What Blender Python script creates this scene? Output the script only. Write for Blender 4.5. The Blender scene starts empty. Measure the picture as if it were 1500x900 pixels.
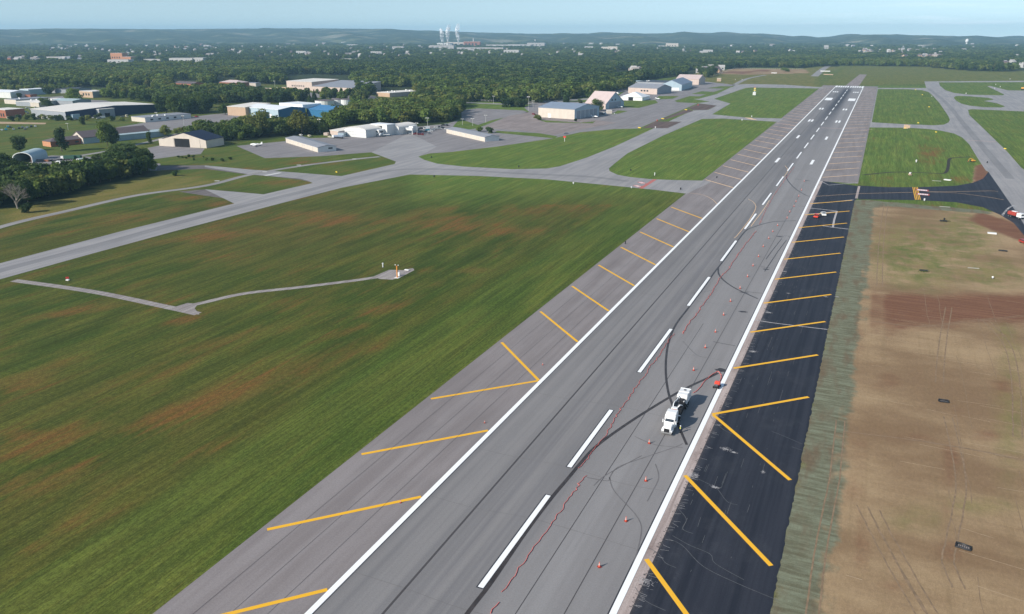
import bpy, bmesh, math, random
import numpy as np
from mathutils import Vector, Matrix
from mathutils.geometry import tessellate_polygon
R=math.radians
random.seed(7); rng=np.random.default_rng(7)
scene=bpy.context.scene
C=scene.collection
# ------------------------------------------------------------------ camera, light, exposure
CF,CP,CY,CH,CX=1158.,.3332,.4233,87.2,49.6
cd=bpy.data.cameras.new('camera'); cam=bpy.data.objects.new('camera',cd); C.objects.link(cam)
cam.location=(CX,0,CH); cam.rotation_euler=(math.pi/2-CP,0,CY)
cd.sensor_width=36; cd.lens=36*CF/1500; cd.clip_start=1; cd.clip_end=60000
scene.camera=cam
SUN_EL=R(30); SUN_AZ=math.atan2(-.55,-.83)
w=bpy.data.worlds.new('World'); scene.world=w; w.use_nodes=True
nt=w.node_tree; bg=nt.nodes['Background']
sky=nt.nodes.new('ShaderNodeTexSky'); sky.sky_type='NISHITA'; sky.sun_disc=False
sky.sun_elevation=SUN_EL; sky.sun_rotation=SUN_AZ; sky.altitude=200; sky.air_density=1.0; sky.dust_density=0.3; sky.ozone_density=2.5
# thin cloud wisps low over the horizon
tc=nt.nodes.new('ShaderNodeTexCoord'); mp=nt.nodes.new('ShaderNodeMapping'); mp.inputs['Scale'].default_value=(9,9,150)
nz=nt.nodes.new('ShaderNodeTexNoise'); nz.inputs['Scale'].default_value=1.0; nz.inputs['Detail'].default_value=6; nz.inputs['Roughness'].default_value=.62
cr=nt.nodes.new('ShaderNodeValToRGB'); cr.color_ramp.elements[0].position=.5; cr.color_ramp.elements[1].position=.75
cr.color_ramp.elements[0].color=(0,0,0,1); cr.color_ramp.elements[1].color=(.5,.5,.5,1)
sx=nt.nodes.new('ShaderNodeSeparateXYZ')
mz=nt.nodes.new('ShaderNodeMapRange'); mz.inputs[1].default_value=.045; mz.inputs[2].default_value=.012
mx_=nt.nodes.new('ShaderNodeMapRange'); mx_.inputs[1].default_value=-.25; mx_.inputs[2].default_value=-.02
m1=nt.nodes.new('ShaderNodeMath'); m1.operation='MULTIPLY'; m2=nt.nodes.new('ShaderNodeMath'); m2.operation='MULTIPLY'
mix=nt.nodes.new('ShaderNodeMix'); mix.data_type='RGBA'; mix.inputs[7].default_value=(7.5,8.3,9.0,1)
L=nt.links.new
L(tc.outputs['Generated'],mp.inputs[0]); L(mp.outputs[0],nz.inputs['Vector']); L(nz.outputs[0],cr.inputs[0]); L(tc.outputs['Generated'],sx.inputs[0])
vo=nt.nodes.new('ShaderNodeVectorMath'); vo.operation='ADD'; vo.inputs[1].default_value=(0,0,.11); L(tc.outputs['Generated'],vo.inputs[0]); L(vo.outputs[0],sky.inputs[0]) if len(sky.inputs) and sky.inputs[0].name=='Vector' else None
tint=nt.nodes.new('ShaderNodeMix'); tint.data_type='RGBA'; tint.blend_type='MULTIPLY'; tint.inputs[0].default_value=1; tint.inputs[7].default_value=(1.26,1.13,.95,1)
L(sx.outputs[2],mz.inputs[0]); L(sx.outputs[0],mx_.inputs[0]); L(cr.outputs[0],m1.inputs[0]); L(mz.outputs[0],m1.inputs[1]); L(m1.outputs[0],m2.inputs[0]); L(mx_.outputs[0],m2.inputs[1])
L(m2.outputs[0],mix.inputs[0]); L(sky.outputs[0],tint.inputs[6]); L(tint.outputs[2],mix.inputs[6]); L(mix.outputs[2],bg.inputs[0])
bg.inputs[1].default_value=.09
sl=bpy.data.lights.new('sun','SUN'); sl.energy=3.2; sl.angle=R(.6); sl.color=(1,.94,.85)
so=bpy.data.objects.new('sun',sl); C.objects.link(so)
sd=Vector((-.55,-.83,0)).normalized()*math.cos(SUN_EL)+Vector((0,0,math.sin(SUN_EL)))
so.rotation_euler=sd.to_track_quat('Z','Y').to_euler(); so.location=(0,0,300)
scene.view_settings.view_transform='Standard'; scene.view_settings.look='None'; scene.view_settings.exposure=0.85; scene.view_settings.gamma=1
scene.render.engine='CYCLES'
HAZE=0.000076
# ------------------------------------------------------------------ plan coordinates
_cp,_sp,_cy,_sy=math.cos(CP),math.sin(CP),math.cos(CY),math.sin(CY)
def G(px,py,z=0):
    """surveyed ground point of a spot noted on the site plan (image grid -> metres)"""
    u=(px-750)/CF; v=(450-py)/CF
    Y=_cp+_sp*v; Z=-_sp+_cp*v; X=u
    wx=_cy*X-_sy*Y; wy=_sy*X+_cy*Y
    t=(z-CH)/Z
    return (CX+wx*t, wy*t)
def proj(X,Y,Z=0.):
    dx=X-CX; dy=Y; dz=Z-CH
    x=_cy*dx+_sy*dy; y=-_sy*dx+_cy*dy
    yf=_cp*y-_sp*dz; up=_sp*y+_cp*dz
    yf=np.where(yf<1,1,yf)
    return 750+CF*x/yf, 450-CF*up/yf
def PP(pts): return [G(*p) for p in pts]
def inpoly(px,py,poly):
    ins=np.zeros(np.shape(px),bool); n=len(poly)
    for i in range(n):
        x1,y1=poly[i]; x2,y2=poly[(i+1)%n]
        if y1==y2: continue
        c=((y1>py)!=(y2>py))&(px<(x2-x1)*(py-y1)/(y2-y1)+x1)
        ins^=c
    return ins
# ------------------------------------------------------------------ tagging
def tag(o,label=None,cat=None,group=None,kind=None):
    if label: o['label']=label
    if cat: o['category']=cat
    if group: o['group']=group
    if kind: o['kind']=kind
    return o
def empty(name,loc,rz=0,**k):
    o=bpy.data.objects.new(name,None); C.objects.link(o); o.location=loc; o.rotation_euler=(0,0,rz); o.empty_display_size=.5
    return tag(o,**k)
def link(name,me,parent=None):
    o=bpy.data.objects.new(name,me); C.objects.link(o)
    if parent: o.parent=parent
    return o
def copy_tree(o,parent=None):
    c=o.copy(); C.objects.link(c); c.parent=parent
    for ch in list(o.children): copy_tree(ch,c)
    return c
# ------------------------------------------------------------------ materials
MATS={}
def mat(name,col,rough=.7,noise=0.,scale=1.,metal=0.,spec=.3,bump=0.,stretch=(1,1,1),emis=None):
    if name in MATS: return MATS[name]
    m=bpy.data.materials.new(name); m.use_nodes=True; MATS[name]=m
    n=m.node_tree.nodes; l=m.node_tree.links.new; b=n['Principled BSDF']
    b.inputs['Base Color'].default_value=(*col,1); b.inputs['Roughness'].default_value=rough; b.inputs['Metallic'].default_value=metal
    b.inputs['Specular IOR Level'].default_value=spec
    if noise:
        t=n.new('ShaderNodeTexCoord'); mp=n.new('ShaderNodeMapping'); mp.inputs['Scale'].default_value=stretch; z=n.new('ShaderNodeTexNoise'); z.inputs['Scale'].default_value=scale; z.inputs['Detail'].default_value=5
        r=n.new('ShaderNodeMapRange'); r.inputs[1].default_value=.3; r.inputs[2].default_value=.7; r.inputs[3].default_value=1-noise; r.inputs[4].default_value=1+noise
        mu=n.new('ShaderNodeMix'); mu.data_type='RGBA'; mu.blend_type='MULTIPLY'; mu.inputs[0].default_value=1; mu.inputs[6].default_value=(*col,1)
        l(t.outputs['Object'],mp.inputs[0]); l(mp.outputs[0],z.inputs['Vector']); l(z.outputs[0],r.inputs[0]); l(r.outputs[0],mu.inputs[7]); l(mu.outputs[2],b.inputs['Base Color'])
    return m
class NB:
    """small node builder"""
    def __init__(s,name):
        s.m=bpy.data.materials.new(name); s.m.use_nodes=True; s.n=s.m.node_tree.nodes; s.l=s.m.node_tree.links.new; s.b=s.n['Principled BSDF']
        s.b.inputs['Roughness'].default_value=.9; s.b.inputs['Specular IOR Level'].default_value=.15
        s.tc=s.n.new('ShaderNodeTexCoord').outputs['Object']; MATS[name]=s.m
    def noise(s,scale,stretch=(1,1,1),detail=4,rough=.55,rot=0,dist=0):
        mp=s.n.new('ShaderNodeMapping'); mp.inputs['Scale'].default_value=stretch; mp.inputs['Rotation'].default_value=(0,0,rot)
        z=s.n.new('ShaderNodeTexNoise'); z.inputs['Scale'].default_value=scale; z.inputs['Detail'].default_value=detail; z.inputs['Roughness'].default_value=rough; z.inputs['Distortion'].default_value=dist
        s.l(s.tc,mp.inputs[0]); s.l(mp.outputs[0],z.inputs['Vector']); return z.outputs[0]
    def ramp(s,v,a,b,lo=0.,hi=1.,smooth=True):
        r=s.n.new('ShaderNodeMapRange'); r.interpolation_type='SMOOTHSTEP' if smooth else 'LINEAR'
        s.set(r.inputs[0],v); r.inputs[1].default_value=a; r.inputs[2].default_value=b; r.inputs[3].default_value=lo; r.inputs[4].default_value=hi; return r.outputs[0]
    def set(s,i,v):
        if isinstance(v,(int,float)): i.default_value=v
        elif isinstance(v,tuple): i.default_value=(*v,1)
        else: s.l(v,i)
    def math(s,op,a,b=0.,clamp=False):
        m=s.n.new('ShaderNodeMath'); m.operation=op; m.use_clamp=clamp; s.set(m.inputs[0],a); s.set(m.inputs[1],b); return m.outputs[0]
    def mix(s,f,a,b,mode='MIX'):
        m=s.n.new('ShaderNodeMix'); m.data_type='RGBA'; m.blend_type=mode; s.set(m.inputs[0],f); s.set(m.inputs[6],a); s.set(m.inputs[7],b); return m.outputs[2]
    def attr(s,name):
        a=s.n.new('ShaderNodeAttribute'); a.attribute_name=name; return a.outputs['Fac']
    def xyz(s):
        x=s.n.new('ShaderNodeSeparateXYZ'); s.l(s.tc,x.inputs[0]); return x.outputs
    def grey(s,v):
        c=s.n.new('ShaderNodeCombineColor'); 
        for i in range(3): s.set(c.inputs[i],v)
        return c.outputs[0]
    def out(s,col,rough=None):
        s.set(s.b.inputs['Base Color'],col)
        if rough is not None: s.set(s.b.inputs['Roughness'],rough)
        return s.m
# ---- ground
def make_ground_mat():
    s=NB('ground_cover')
    big=s.noise(.012,(1,.5,1),4); mid=s.noise(.11,(1,.22,1),5,.6); streak=s.noise(.55,(1,.05,1),4,.6); fine=s.noise(1.6,(1,.45,1),4,.7); fine2=s.noise(5,(1,.6,1),2,.6)
    x,y,z=s.xyz()
    # green grass
    g=s.mix(s.ramp(mid,.35,.65),(.044,.066,.009),(.094,.102,.017))
    g=s.mix(s.ramp(streak,.38,.62,0,.62),g,(.043,.074,.011))
    g=s.mix(s.ramp(big,.4,.68,0,.4),g,(.108,.092,.021))
    lush=s.attr('lush')
    g2=s.mix(s.ramp(mid,.35,.65),(.100,.158,.026),(.142,.186,.034))
    g2=s.mix(s.ramp(streak,.4,.6,0,.45),g2,(.074,.126,.02))
    g=s.mix(lush,g,g2)
    # mowing lanes
    wv=s.math('SINE',s.math('MULTIPLY',s.math('ADD',x,s.math('MULTIPLY',s.noise(.02,(1,.1,1),2),5.)),1.05))
    lane=s.math('MULTIPLY',s.ramp(wv,-.6,.6,.97,1.03),s.math('MULTIPLY',s.ramp(s.noise(2.2,(1,.02,1),3,.6),.35,.65,.80,1.20),s.ramp(s.noise(.45,(1,.02,1),3,.6),.35,.65,.88,1.12)))
    g=s.mix(1.,g,s.grey(lane),'MULTIPLY')
    # dry brown patches, broken up by streaks
    dry=s.attr('dry')
    d=s.math('ADD',dry,s.math('ADD',s.math('MULTIPLY',s.math('SUBTRACT',mid,.5),1.9),s.math('MULTIPLY',s.math('SUBTRACT',streak,.5),1.7)))
    d=s.ramp(s.math('ADD',d,s.math('MULTIPLY',s.math('SUBTRACT',s.noise(.035,(1,.45,1),6,.68),.5),1.5)),.28,1.15)
    dc=s.mix(s.ramp(s.noise(.09,(1,.4,1),3),.4,.6),(.130,.098,.022),(.178,.082,.023))
    g=s.mix(s.math('MULTIPLY',d,.85),g,dc)
    # rough meadow
    mead=s.attr('meadow'); mc=s.mix(s.ramp(mid,.3,.7),(.125,.128,.026),(.205,.165,.05))
    g=s.mix(mead,g,mc)
    # graded soil
    rowy=s.noise(.8,(.05,1,1),4,.6); colx=s.noise(.5,(1,.03,1),4,.6); blotch=s.noise(.035,(.6,1,1),6,.62)
    tan=s.mix(s.ramp(blotch,.35,.65),(.225,.145,.080),(.370,.262,.150))
    tan=s.mix(s.ramp(rowy,.48,.75,0,.30),tan,(.22,.14,.085)); tan=s.mix(s.ramp(colx,.48,.78,0,.35),tan,(.215,.15,.08))
    sp=s.noise(.16,(1,1,1),5,.6)
    ol=s.math('MULTIPLY',s.attr('olive'),s.ramp(sp,.3,.62))
    tan=s.mix(ol,tan,s.mix(s.ramp(mid,.4,.6),(.10,.14,.03),(.20,.185,.06)))
    rd=s.ramp(s.math('ADD',s.attr('red'),s.math('MULTIPLY',s.math('SUBTRACT',s.noise(.07,(1,1,1),5,.6),.5),1.1)),.22,.95)
    rc=s.mix(s.ramp(rowy,.35,.65),(.215,.105,.060),(.155,.074,.042))
    tan=s.mix(rd,tan,rc)
    bare=s.ramp(s.math('ADD',s.attr('bare'),s.math('MULTIPLY',s.math('SUBTRACT',sp,.5),.9)),.3,.7)
    g=s.mix(bare,g,tan)
    # seeded mulch strip
    hy=s.noise(.9,(.16,1,1),5,.65); hyc=s.mix(s.ramp(hy,.34,.66),(.125,.12,.075),(.20,.215,.145))
    hyc=s.mix(s.ramp(s.noise(.25,(1,.25,1),4),.46,.7,0,.8),hyc,(.15,.105,.065))
    hm=s.ramp(s.math('ADD',s.attr('mulch'),s.math('MULTIPLY',s.math('SUBTRACT',sp,.5),1.3)),.3,.7)
    g=s.mix(hm,g,hyc)
    # woodland floor, gravel
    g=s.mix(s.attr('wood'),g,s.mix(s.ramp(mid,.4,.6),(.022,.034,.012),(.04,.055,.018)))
    g=s.mix(s.ramp(s.math('ADD',s.attr('track'),s.math('MULTIPLY',s.math('SUBTRACT',sp,.5),.6)),.35,.6,0,.75),g,(.15,.115,.07))
    v=s.math('MULTIPLY',s.ramp(fine,.28,.72,.68,1.32),s.ramp(fine2,.28,.72,.72,1.28))
    soft=s.mix(s.math('MULTIPLY',s.math('MAXIMUM',bare,hm),.72),s.grey(v),(1.,1.,1.))
    return s.out(s.mix(1.,g,soft,'MULTIPLY'),.95)
def make_pave(name,c1,c2,joint=True,contrast=.1,dark=(.1,.1,.1),darkamt=.3,sc=1.):
    s=NB(name)
    a=s.noise(.25*sc,(1,.06,1),5,.6); b=s.noise(.03,(1,1,1),4); f=s.noise(3,(1,1,1),3,.7); c=s.noise(1.3,(1,.02,1),3,.5); bl=s.noise(.12,(1,.5,1),5,.65)
    col=s.mix(s.ramp(a,.35,.65),c1,c2); col=s.mix(s.ramp(bl,.5,.8,0,darkamt),col,dark); col=s.mix(s.ramp(c,.58,.75,0,darkamt*.8),col,dark)
    v=s.math('MULTIPLY',s.ramp(f,.25,.75,1-contrast,1+contrast),s.ramp(b,.3,.7,.94,1.06))
    return s.out(s.mix(1.,col,s.grey(v),'MULTIPLY'),.85)
def make_runway():
    s=NB('runway_asphalt'); x,y,z=s.xyz()
    lane=s.noise(.5,(1,.012,1),5,.6); lane2=s.noise(.16,(1,.01,1),3,.6); f=s.noise(4,(1,1,1),3,.7); bl=s.noise(.05,(1,.3,1),5,.65); fr=s.noise(1.1,(1,.05,1),4,.65)
    right=s.ramp(s.math('ADD',x,s.math('MULTIPLY',s.math('SUBTRACT',lane2,.5),3.)),.5,3.5)
    left=s.mix(s.ramp(lane2,.38,.62),(.196,.188,.188),(.240,.229,.225)); left=s.mix(s.ramp(lane,.42,.68,0,.35),left,(.145,.143,.15))
    rt=s.mix(s.ramp(lane2,.35,.65),(.232,.221,.219),(.272,.261,.259)); rt=s.mix(s.ramp(fr,.5,.75,0,.35),rt,(.20,.19,.19))
    col=s.mix(right,left,rt)
    # wheel-path polish and scattered rubber, denser towards the landing zone
    wp=s.math('MULTIPLY',s.ramp(s.math('ABSOLUTE',s.math('ADD',x,5.5)),5.,1.),s.ramp(lane,.35,.65,0,.25)); col=s.mix(wp,col,(.105,.105,.12))
    nx=s.math('ADD',s.math('ABSOLUTE',x),s.math('MULTIPLY',s.math('SUBTRACT',fr,.5),6.))
    rub=s.math('MULTIPLY',s.ramp(nx,9.5,2.5),s.math('MULTIPLY',s.ramp(y,800,1180),s.ramp(y,1500,1420)))
    col=s.mix(s.math('MULTIPLY',rub,.92),col,(.032,.034,.042))
    col=s.mix(s.math('MULTIPLY',s.ramp(nx,14,5.),s.ramp(y,480,1000,0,.35)),col,(.10,.10,.115))
    v=s.math('MULTIPLY',s.ramp(f,.25,.75,.92,1.08),s.ramp(bl,.3,.7,.95,1.05))
    return s.out(s.mix(1.,col,s.grey(v),'MULTIPLY'),.8)
def make_newasph():
    s=NB('fresh_asphalt'); x,y,z=s.xyz()
    lane=s.noise(.7,(1,.015,1),4,.6); f=s.noise(4,(1,1,1),3,.7); sc_=s.noise(1.2,(.35,1,1),6,.72,dist=1.5); dust=s.noise(.10,(1,.6,1),5,.7)
    col=s.mix(s.ramp(lane,.35,.65),(.021,.024,.034),(.034,.037,.049))
    col=s.mix(s.math('MULTIPLY',s.ramp(sc_,.60,.74,0,.5),s.ramp(dust,.5,.66)),col,(.22,.21,.21))
    col=s.mix(s.ramp(dust,.48,.8,0,.22),col,(.12,.12,.13))
    edge=s.ramp(s.math('ADD',x,s.math('MULTIPLY',s.math('SUBTRACT',sc_,.5),3.)),25.5,23.0); col=s.mix(s.math('MULTIPLY',edge,.55),col,(.17,.145,.135))
    v=s.ramp(f,.25,.75,.85,1.15)
    return s.out(s.mix(1.,col,s.grey(v),'MULTIPLY'),.7)
def make_paint(name,c,worn=.15):
    s=NB(name); n=s.noise(1.5,(1,1,1),5,.7); n2=s.noise(.3,(1,1,1),4,.6)
    col=s.mix(s.ramp(n,.5,.78,0,worn),c,(.25,.23,.22)); col=s.mix(s.ramp(n2,.4,.8,0,worn),col,(.4,.37,.34))
    return s.out(col,.6)
M_ground=make_ground_mat(); M_run=make_runway(); M_new=make_newasph()
M_sh=make_pave('shoulder_asphalt',(.215,.190,.186),(.262,.236,.232),contrast=.09,dark=(.16,.145,.145))
M_taxi=make_pave('taxiway_asphalt',(.265,.258,.262),(.325,.312,.308),contrast=.07,dark=(.2,.2,.21))
M_apron=make_pave('apron_asphalt',(.215,.200,.202),(.262,.246,.246),contrast=.08,dark=(.15,.14,.145),darkamt=.5)
M_road=make_pave('road_asphalt',(.24,.23,.225),(.30,.285,.275),dark=(.2,.19,.17))
M_lot=make_pave('old_lot_asphalt',(.24,.20,.19),(.30,.255,.24),contrast=.12,dark=(.13,.11,.09),darkamt=.75)
M_dark=make_pave('patch_asphalt',(.13,.115,.115),(.18,.16,.155),contrast=.12,dark=(.09,.075,.07),darkamt=.5)
M_mill=make_pave('milled_soil',(.105,.075,.065),(.15,.105,.09),contrast=.15,dark=(.07,.055,.05),darkamt=.5)
M_conc=make_pave('edge_concrete',(.36,.29,.265),(.47,.39,.36),contrast=.15,dark=(.18,.13,.115),darkamt=.8,sc=3)
M_gravel=make_pave('gravel',(.25,.22,.215),(.36,.33,.31),contrast=.25,dark=(.17,.15,.12),darkamt=.5,sc=3)
M_seal=mat('joint_sealant',(.075,.068,.068),.6)
M_wet=mat('damp_trail',(.050,.042,.04),.45,.3,.5)
M_faint=mat('faint_trail',(.15,.14,.14),.7,.2,.5)
M_white=make_paint('white_paint',(.92,.92,.91),.03); M_whiteold=make_paint('old_white_paint',(.66,.65,.63),.2)
M_yel=make_paint('yellow_paint',(.86,.46,.03),.05); M_yelold=make_paint('old_yellow_paint',(.78,.52,.30),.12)
M_redp=make_paint('red_paint',(.55,.10,.07),.15); M_blackp=mat('black_border_paint',(.03,.032,.04),.6)
M_chalk=mat('chalk_dust',(.42,.40,.40),.9,.3,1.5); M_chalkf=mat('faint_chalk_dust',(.12,.12,.125),.9,.3,1.5)
# ------------------------------------------------------------------ mesh builder
class MB:
    def __init__(s): s.v=[]; s.f=[]; s.mi=[]; s.ms=[]
    def _m(s,m):
        if m not in s.ms: s.ms.append(m)
        return s.ms.index(m)
    def add(s,vs,fs,m):
        o=len(s.v); s.v+=[tuple(v) for v in vs]; k=s._m(m)
        for f in fs: s.f.append(tuple(i+o for i in f)); s.mi.append(k)
        return s
    def box(s,x0,x1,y0,y1,z0,z1,m,taper=0,tx=None):
        t=taper; 
        vs=[(x0,y0,z0),(x1,y0,z0),(x1,y1,z0),(x0,y1,z0),(x0+t,y0+t,z1),(x1-t,y0+t,z1),(x1-t,y1-t,z1),(x0+t,y1-t,z1)]
        return s.add(vs,[(3,2,1,0),(4,5,6,7),(0,1,5,4),(1,2,6,5),(2,3,7,6),(3,0,4,7)],m)
    def prism(s,prof,a,b,axis,m,scale1=1.):
        """profile extruded along axis: 'x' profile is (y,z); 'y' profile is (x,z); 'z' profile is (x,y)"""
        n=len(prof)
        def P(p,t):
            return (t,p[0],p[1]) if axis=='x' else (p[0],t,p[1]) if axis=='y' else (p[0],p[1],t)
        vs=[P(p,a) for p in prof]+[P(p,b) for p in prof]
        fs=[tuple(range(n))[::-1],tuple(range(n,2*n))]+[(i,(i+1)%n,n+(i+1)%n,n+i) for i in range(n)]
        return s.add(vs,fs,m)
    def cyl(s,c,r,a,b,axis,m,n=10,r2=None):
        r2=r if r2 is None else r2; vs=[]
        for t,rr in ((a,r),(b,r2)):
            for i in range(n):
                q=2*math.pi*i/n; p=(c[0]+rr*math.cos(q),c[1]+rr*math.sin(q))
                vs.append((t,p[0],p[1]) if axis=='x' else (p[0],t,p[1]) if axis=='y' else (p[0],p[1],t))
        fs=[tuple(range(n))[::-1],tuple(range(n,2*n))]+[(i,(i+1)%n,n+(i+1)%n,n+i) for i in range(n)]
        return s.add(vs,fs,m)
    def tube(s,pts,r,m,n=6):
        pts=[Vector(p) for p in pts]; vs=[];fs=[]
        for i,p in enumerate(pts):
            d=(pts[min(i+1,len(pts)-1)]-pts[max(i-1,0)]).normalized()
            a=d.cross(Vector((0,0,1))); a=a.normalized() if a.length>.01 else Vector((1,0,0)); b=d.cross(a)
            rr=r[i] if isinstance(r,(list,tuple)) else r
            for k in range(n):
                q=2*math.pi*k/n; vs.append(p+a*math.cos(q)*rr+b*math.sin(q)*rr)
        for i in range(len(pts)-1):
            for k in range(n): fs.append((i*n+k,i*n+(k+1)%n,(i+1)*n+(k+1)%n,(i+1)*n+k))
        fs.append(tuple(range(n))[::-1]); fs.append(tuple(range((len(pts)-1)*n,len(pts)*n)))
        return s.add(vs,fs,m)
    def ball(s,c,r,m,seg=10,ring=7,sc=(1,1,1)):
        vs=[];fs=[]
        for i in range(ring+1):
            t=math.pi*i/ring
            for k in range(seg):
                q=2*math.pi*k/seg; vs.append((c[0]+r*sc[0]*math.sin(t)*math.cos(q),c[1]+r*sc[1]*math.sin(t)*math.sin(q),c[2]+r*sc[2]*math.cos(t)))
        for i in range(ring):
            for k in range(seg): fs.append((i*seg+k,(i+1)*seg+k,(i+1)*seg+(k+1)%seg,i*seg+(k+1)%seg))
        return s.add(vs,fs,m)
    def mesh(s,name,bevel=0,smooth=False):
        me=bpy.data.meshes.new(name); me.from_pydata(s.v,[],s.f); 
        for m in s.ms: me.materials.append(m)
        me.polygons.foreach_set('material_index',s.mi)
        bm=bmesh.new(); bm.from_mesh(me); bmesh.ops.remove_doubles(bm,verts=bm.verts,dist=1e-5); bmesh.ops.recalc_face_normals(bm,faces=bm.faces)
        if bevel: bmesh.ops.bevel(bm,geom=[e for e in bm.edges if len(e.link_faces)==2 and e.calc_face_angle(0)>.6],offset=bevel,segments=2,affect='EDGES',clamp_overlap=True)
        bm.to_mesh(me); bm.free()
        if smooth: me.polygons.foreach_set('use_smooth',[True]*len(me.polygons))
        return me
    def build(s,name,parent=None,bevel=0,smooth=False): return link(name,s.mesh(name,bevel,smooth),parent)
def sheet_into(mb,pts,z,m):
    tris=tessellate_polygon([[Vector((p[0],p[1],0)) for p in pts]])
    mb.add([(p[0],p[1],z) for p in pts],[tuple(t) for t in tris],m)
def upface(me):
    bm=bmesh.new(); bm.from_mesh(me)
    for f in bm.faces:
        if f.normal.z<0: f.normal_flip()
    bm.to_mesh(me); bm.free()
def sheet(name,polys,z,m,parent=None,kind='structure',thick=0):
    mb=MB()
    for p in polys: sheet_into(mb,p,z,m)
    me=mb.mesh(name); upface(me); o=link(name,me,parent)
    if not parent and kind: tag(o,kind=kind)
    return o
def strip(mb,pts,wd,z,m):
    """flat ribbon along world points; wd = width (number or list)"""
    P=[Vector((p[0],p[1])) for p in pts]; vs=[]
    for i,p in enumerate(P):
        d=(P[min(i+1,len(P)-1)]-P[max(i-1,0)]).normalized(); nrm=Vector((-d.y,d.x)); ww=(wd[i] if isinstance(wd,(list,tuple)) else wd)/2
        vs+=[(p.x+nrm.x*ww,p.y+nrm.y*ww,z),(p.x-nrm.x*ww,p.y-nrm.y*ww,z)]
    mb.add(vs,[(2*i,2*i+1,2*i+3,2*i+2) for i in range(len(P)-1)],m)
def spline(pts,n=8):
    P=[Vector((p[0],p[1])) for p in pts]; out=[]
    for i in range(len(P)-1):
        a=P[max(i-1,0)];b=P[i];c=P[i+1];d=P[min(i+2,len(P)-1)]
        for k in range(n):
            t=k/n; out.append(.5*((2*b)+(c-a)*t+(2*a-5*b+4*c-d)*t*t+(3*b-a-3*c+d)*t**3))
    out.append(P[-1]); return [(p.x,p.y) for p in out]
# ================================================================== GROUND
def axis_lines(a,b,step,lo,hi,g=1.12):
    mid=list(np.arange(a,b+step*.5,step)); s=step; x=b; up=[]
    while x<hi: s*=g; x+=s; up.append(min(x,hi))
    s=step; x=a; dn=[]
    while x>lo: s*=g; x-=s; dn.append(max(x,lo))
    return np.array(dn[::-1]+mid+up)
gx=axis_lines(-330,200,1.5,-13000,13000); gy1=np.arange(40,520,1.5); gy=np.concatenate([axis_lines(40,41,3,-3000,41,1.3)[:-1],gy1,axis_lines(520,1600,5,519,13000,1.1)[1:]])
gy=np.unique(np.round(gy,3)); gx=np.unique(np.round(gx,3))
GXX,GYY=np.meshgrid(gx,gy); PX,PY=proj(GXX,GYY); PX=np.where(GYY<30,-9999,PX)
nx_,ny_=len(gx),len(gy)
verts=np.stack([GXX.ravel(),GYY.ravel(),np.zeros(GXX.size)],1)
i=np.arange(nx_*ny_).reshape(ny_,nx_); faces=np.stack([i[:-1,:-1],i[:-1,1:],i[1:,1:],i[1:,:-1]],-1).reshape(-1,4)
me=bpy.data.meshes.new('ground'); me.vertices.add(len(verts)); me.vertices.foreach_set('co',verts.ravel())
me.loops.add(faces.size); me.loops.foreach_set('vertex_index',faces.ravel().astype(np.int32)); me.polygons.add(len(faces)); me.polygons.foreach_set('loop_start',np.arange(0,faces.size,4,dtype=np.int32)); me.update(); me.validate()
me.materials.append(M_ground)
def blob(cx,cy,rx,ry,rot=0,p=1.2):
    a=R(rot); dx=PX-cx; dy=PY-cy; u=(dx*math.cos(a)+dy*math.sin(a))/rx; v=(-dx*math.sin(a)+dy*math.cos(a))/ry
    return np.exp(-(u*u+v*v)**p)
def softpoly(poly_w,d):
    """mask of a plan polygon (metres), with soft rim by supersampling"""
    acc=np.zeros(GXX.shape); K=[(0,0)]+[(d*math.cos(t),d*math.sin(t)) for t in np.arange(0,6.28,.785)]
    for ox,oy in K: acc+=inpoly(GXX+ox,GYY+oy,poly_w)
    return acc/len(K)
dry=.34*np.ones(GXX.shape)
for a in [(650,322,85,20,5),(600,322,90,12,0,),(700,330,60,20),(800,305,90,16,-5),(870,310,50,14,-15),(760,338,60,12,0),(690,396,32,7),(625,395,40,9),(470,322,80,16),(420,320,60,14),(330,345,120,18,-8),(560,455,90,10,-12),
          (120,640,190,32,-14),(260,600,150,24,-16),(400,560,120,22,-20),(470,520,90,16,-24),(60,700,120,30,-14),(30,560,70,16,-12),(120,765,110,22,-14),(40,800,70,20),(320,500,90,10,-16),(270,470,50,8,-10),(500,490,60,12,-20),(120,455,130,8,-8),(60,640,80,18),(300,660,60,12,-22),(170,280,120,12,-10),(60,320,90,10,-12),(215,315,100,10,-10),(330,300,60,8),(420,268,60,6),(460,240,60,4),(350,248,70,4),(270,290,60,6)]:
    dry=np.maximum(dry,blob(*a)*(.85 if len(a)<7 else 1))
dry=np.where((GXX>-90)&(GXX<-43),dry*np.clip((-60-GXX)/25,.0,1),dry)
dry=np.where((PY<300)&(PX>600),dry*.3,dry)
B_end=[(1280,187),(1310,210),(1385,198),(1440,262),(1380,272),(1300,270)]
dry=np.maximum(dry,.75*blob(1360,225,26,22)); dry=np.maximum(dry,.6*blob(1395,262,50,8)); dry=np.maximum(dry,.5*blob(1300,265,40,8))
lush=np.clip((310-PY)/50,0,1)*np.clip((PX-560)/60,0,1)*.95; lush=np.maximum(lush,.30*((GXX<-44)&(GXX>-72)&(GYY<460))); lush=np.where((PX>1150),np.maximum(lush,.75),lush); lush=np.where(PY<126,lush*.55,lush)
lush=np.maximum(lush,.4*np.clip((300-PY)/40,0,1))
lush=np.where(GYY<30,.3,lush)
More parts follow.
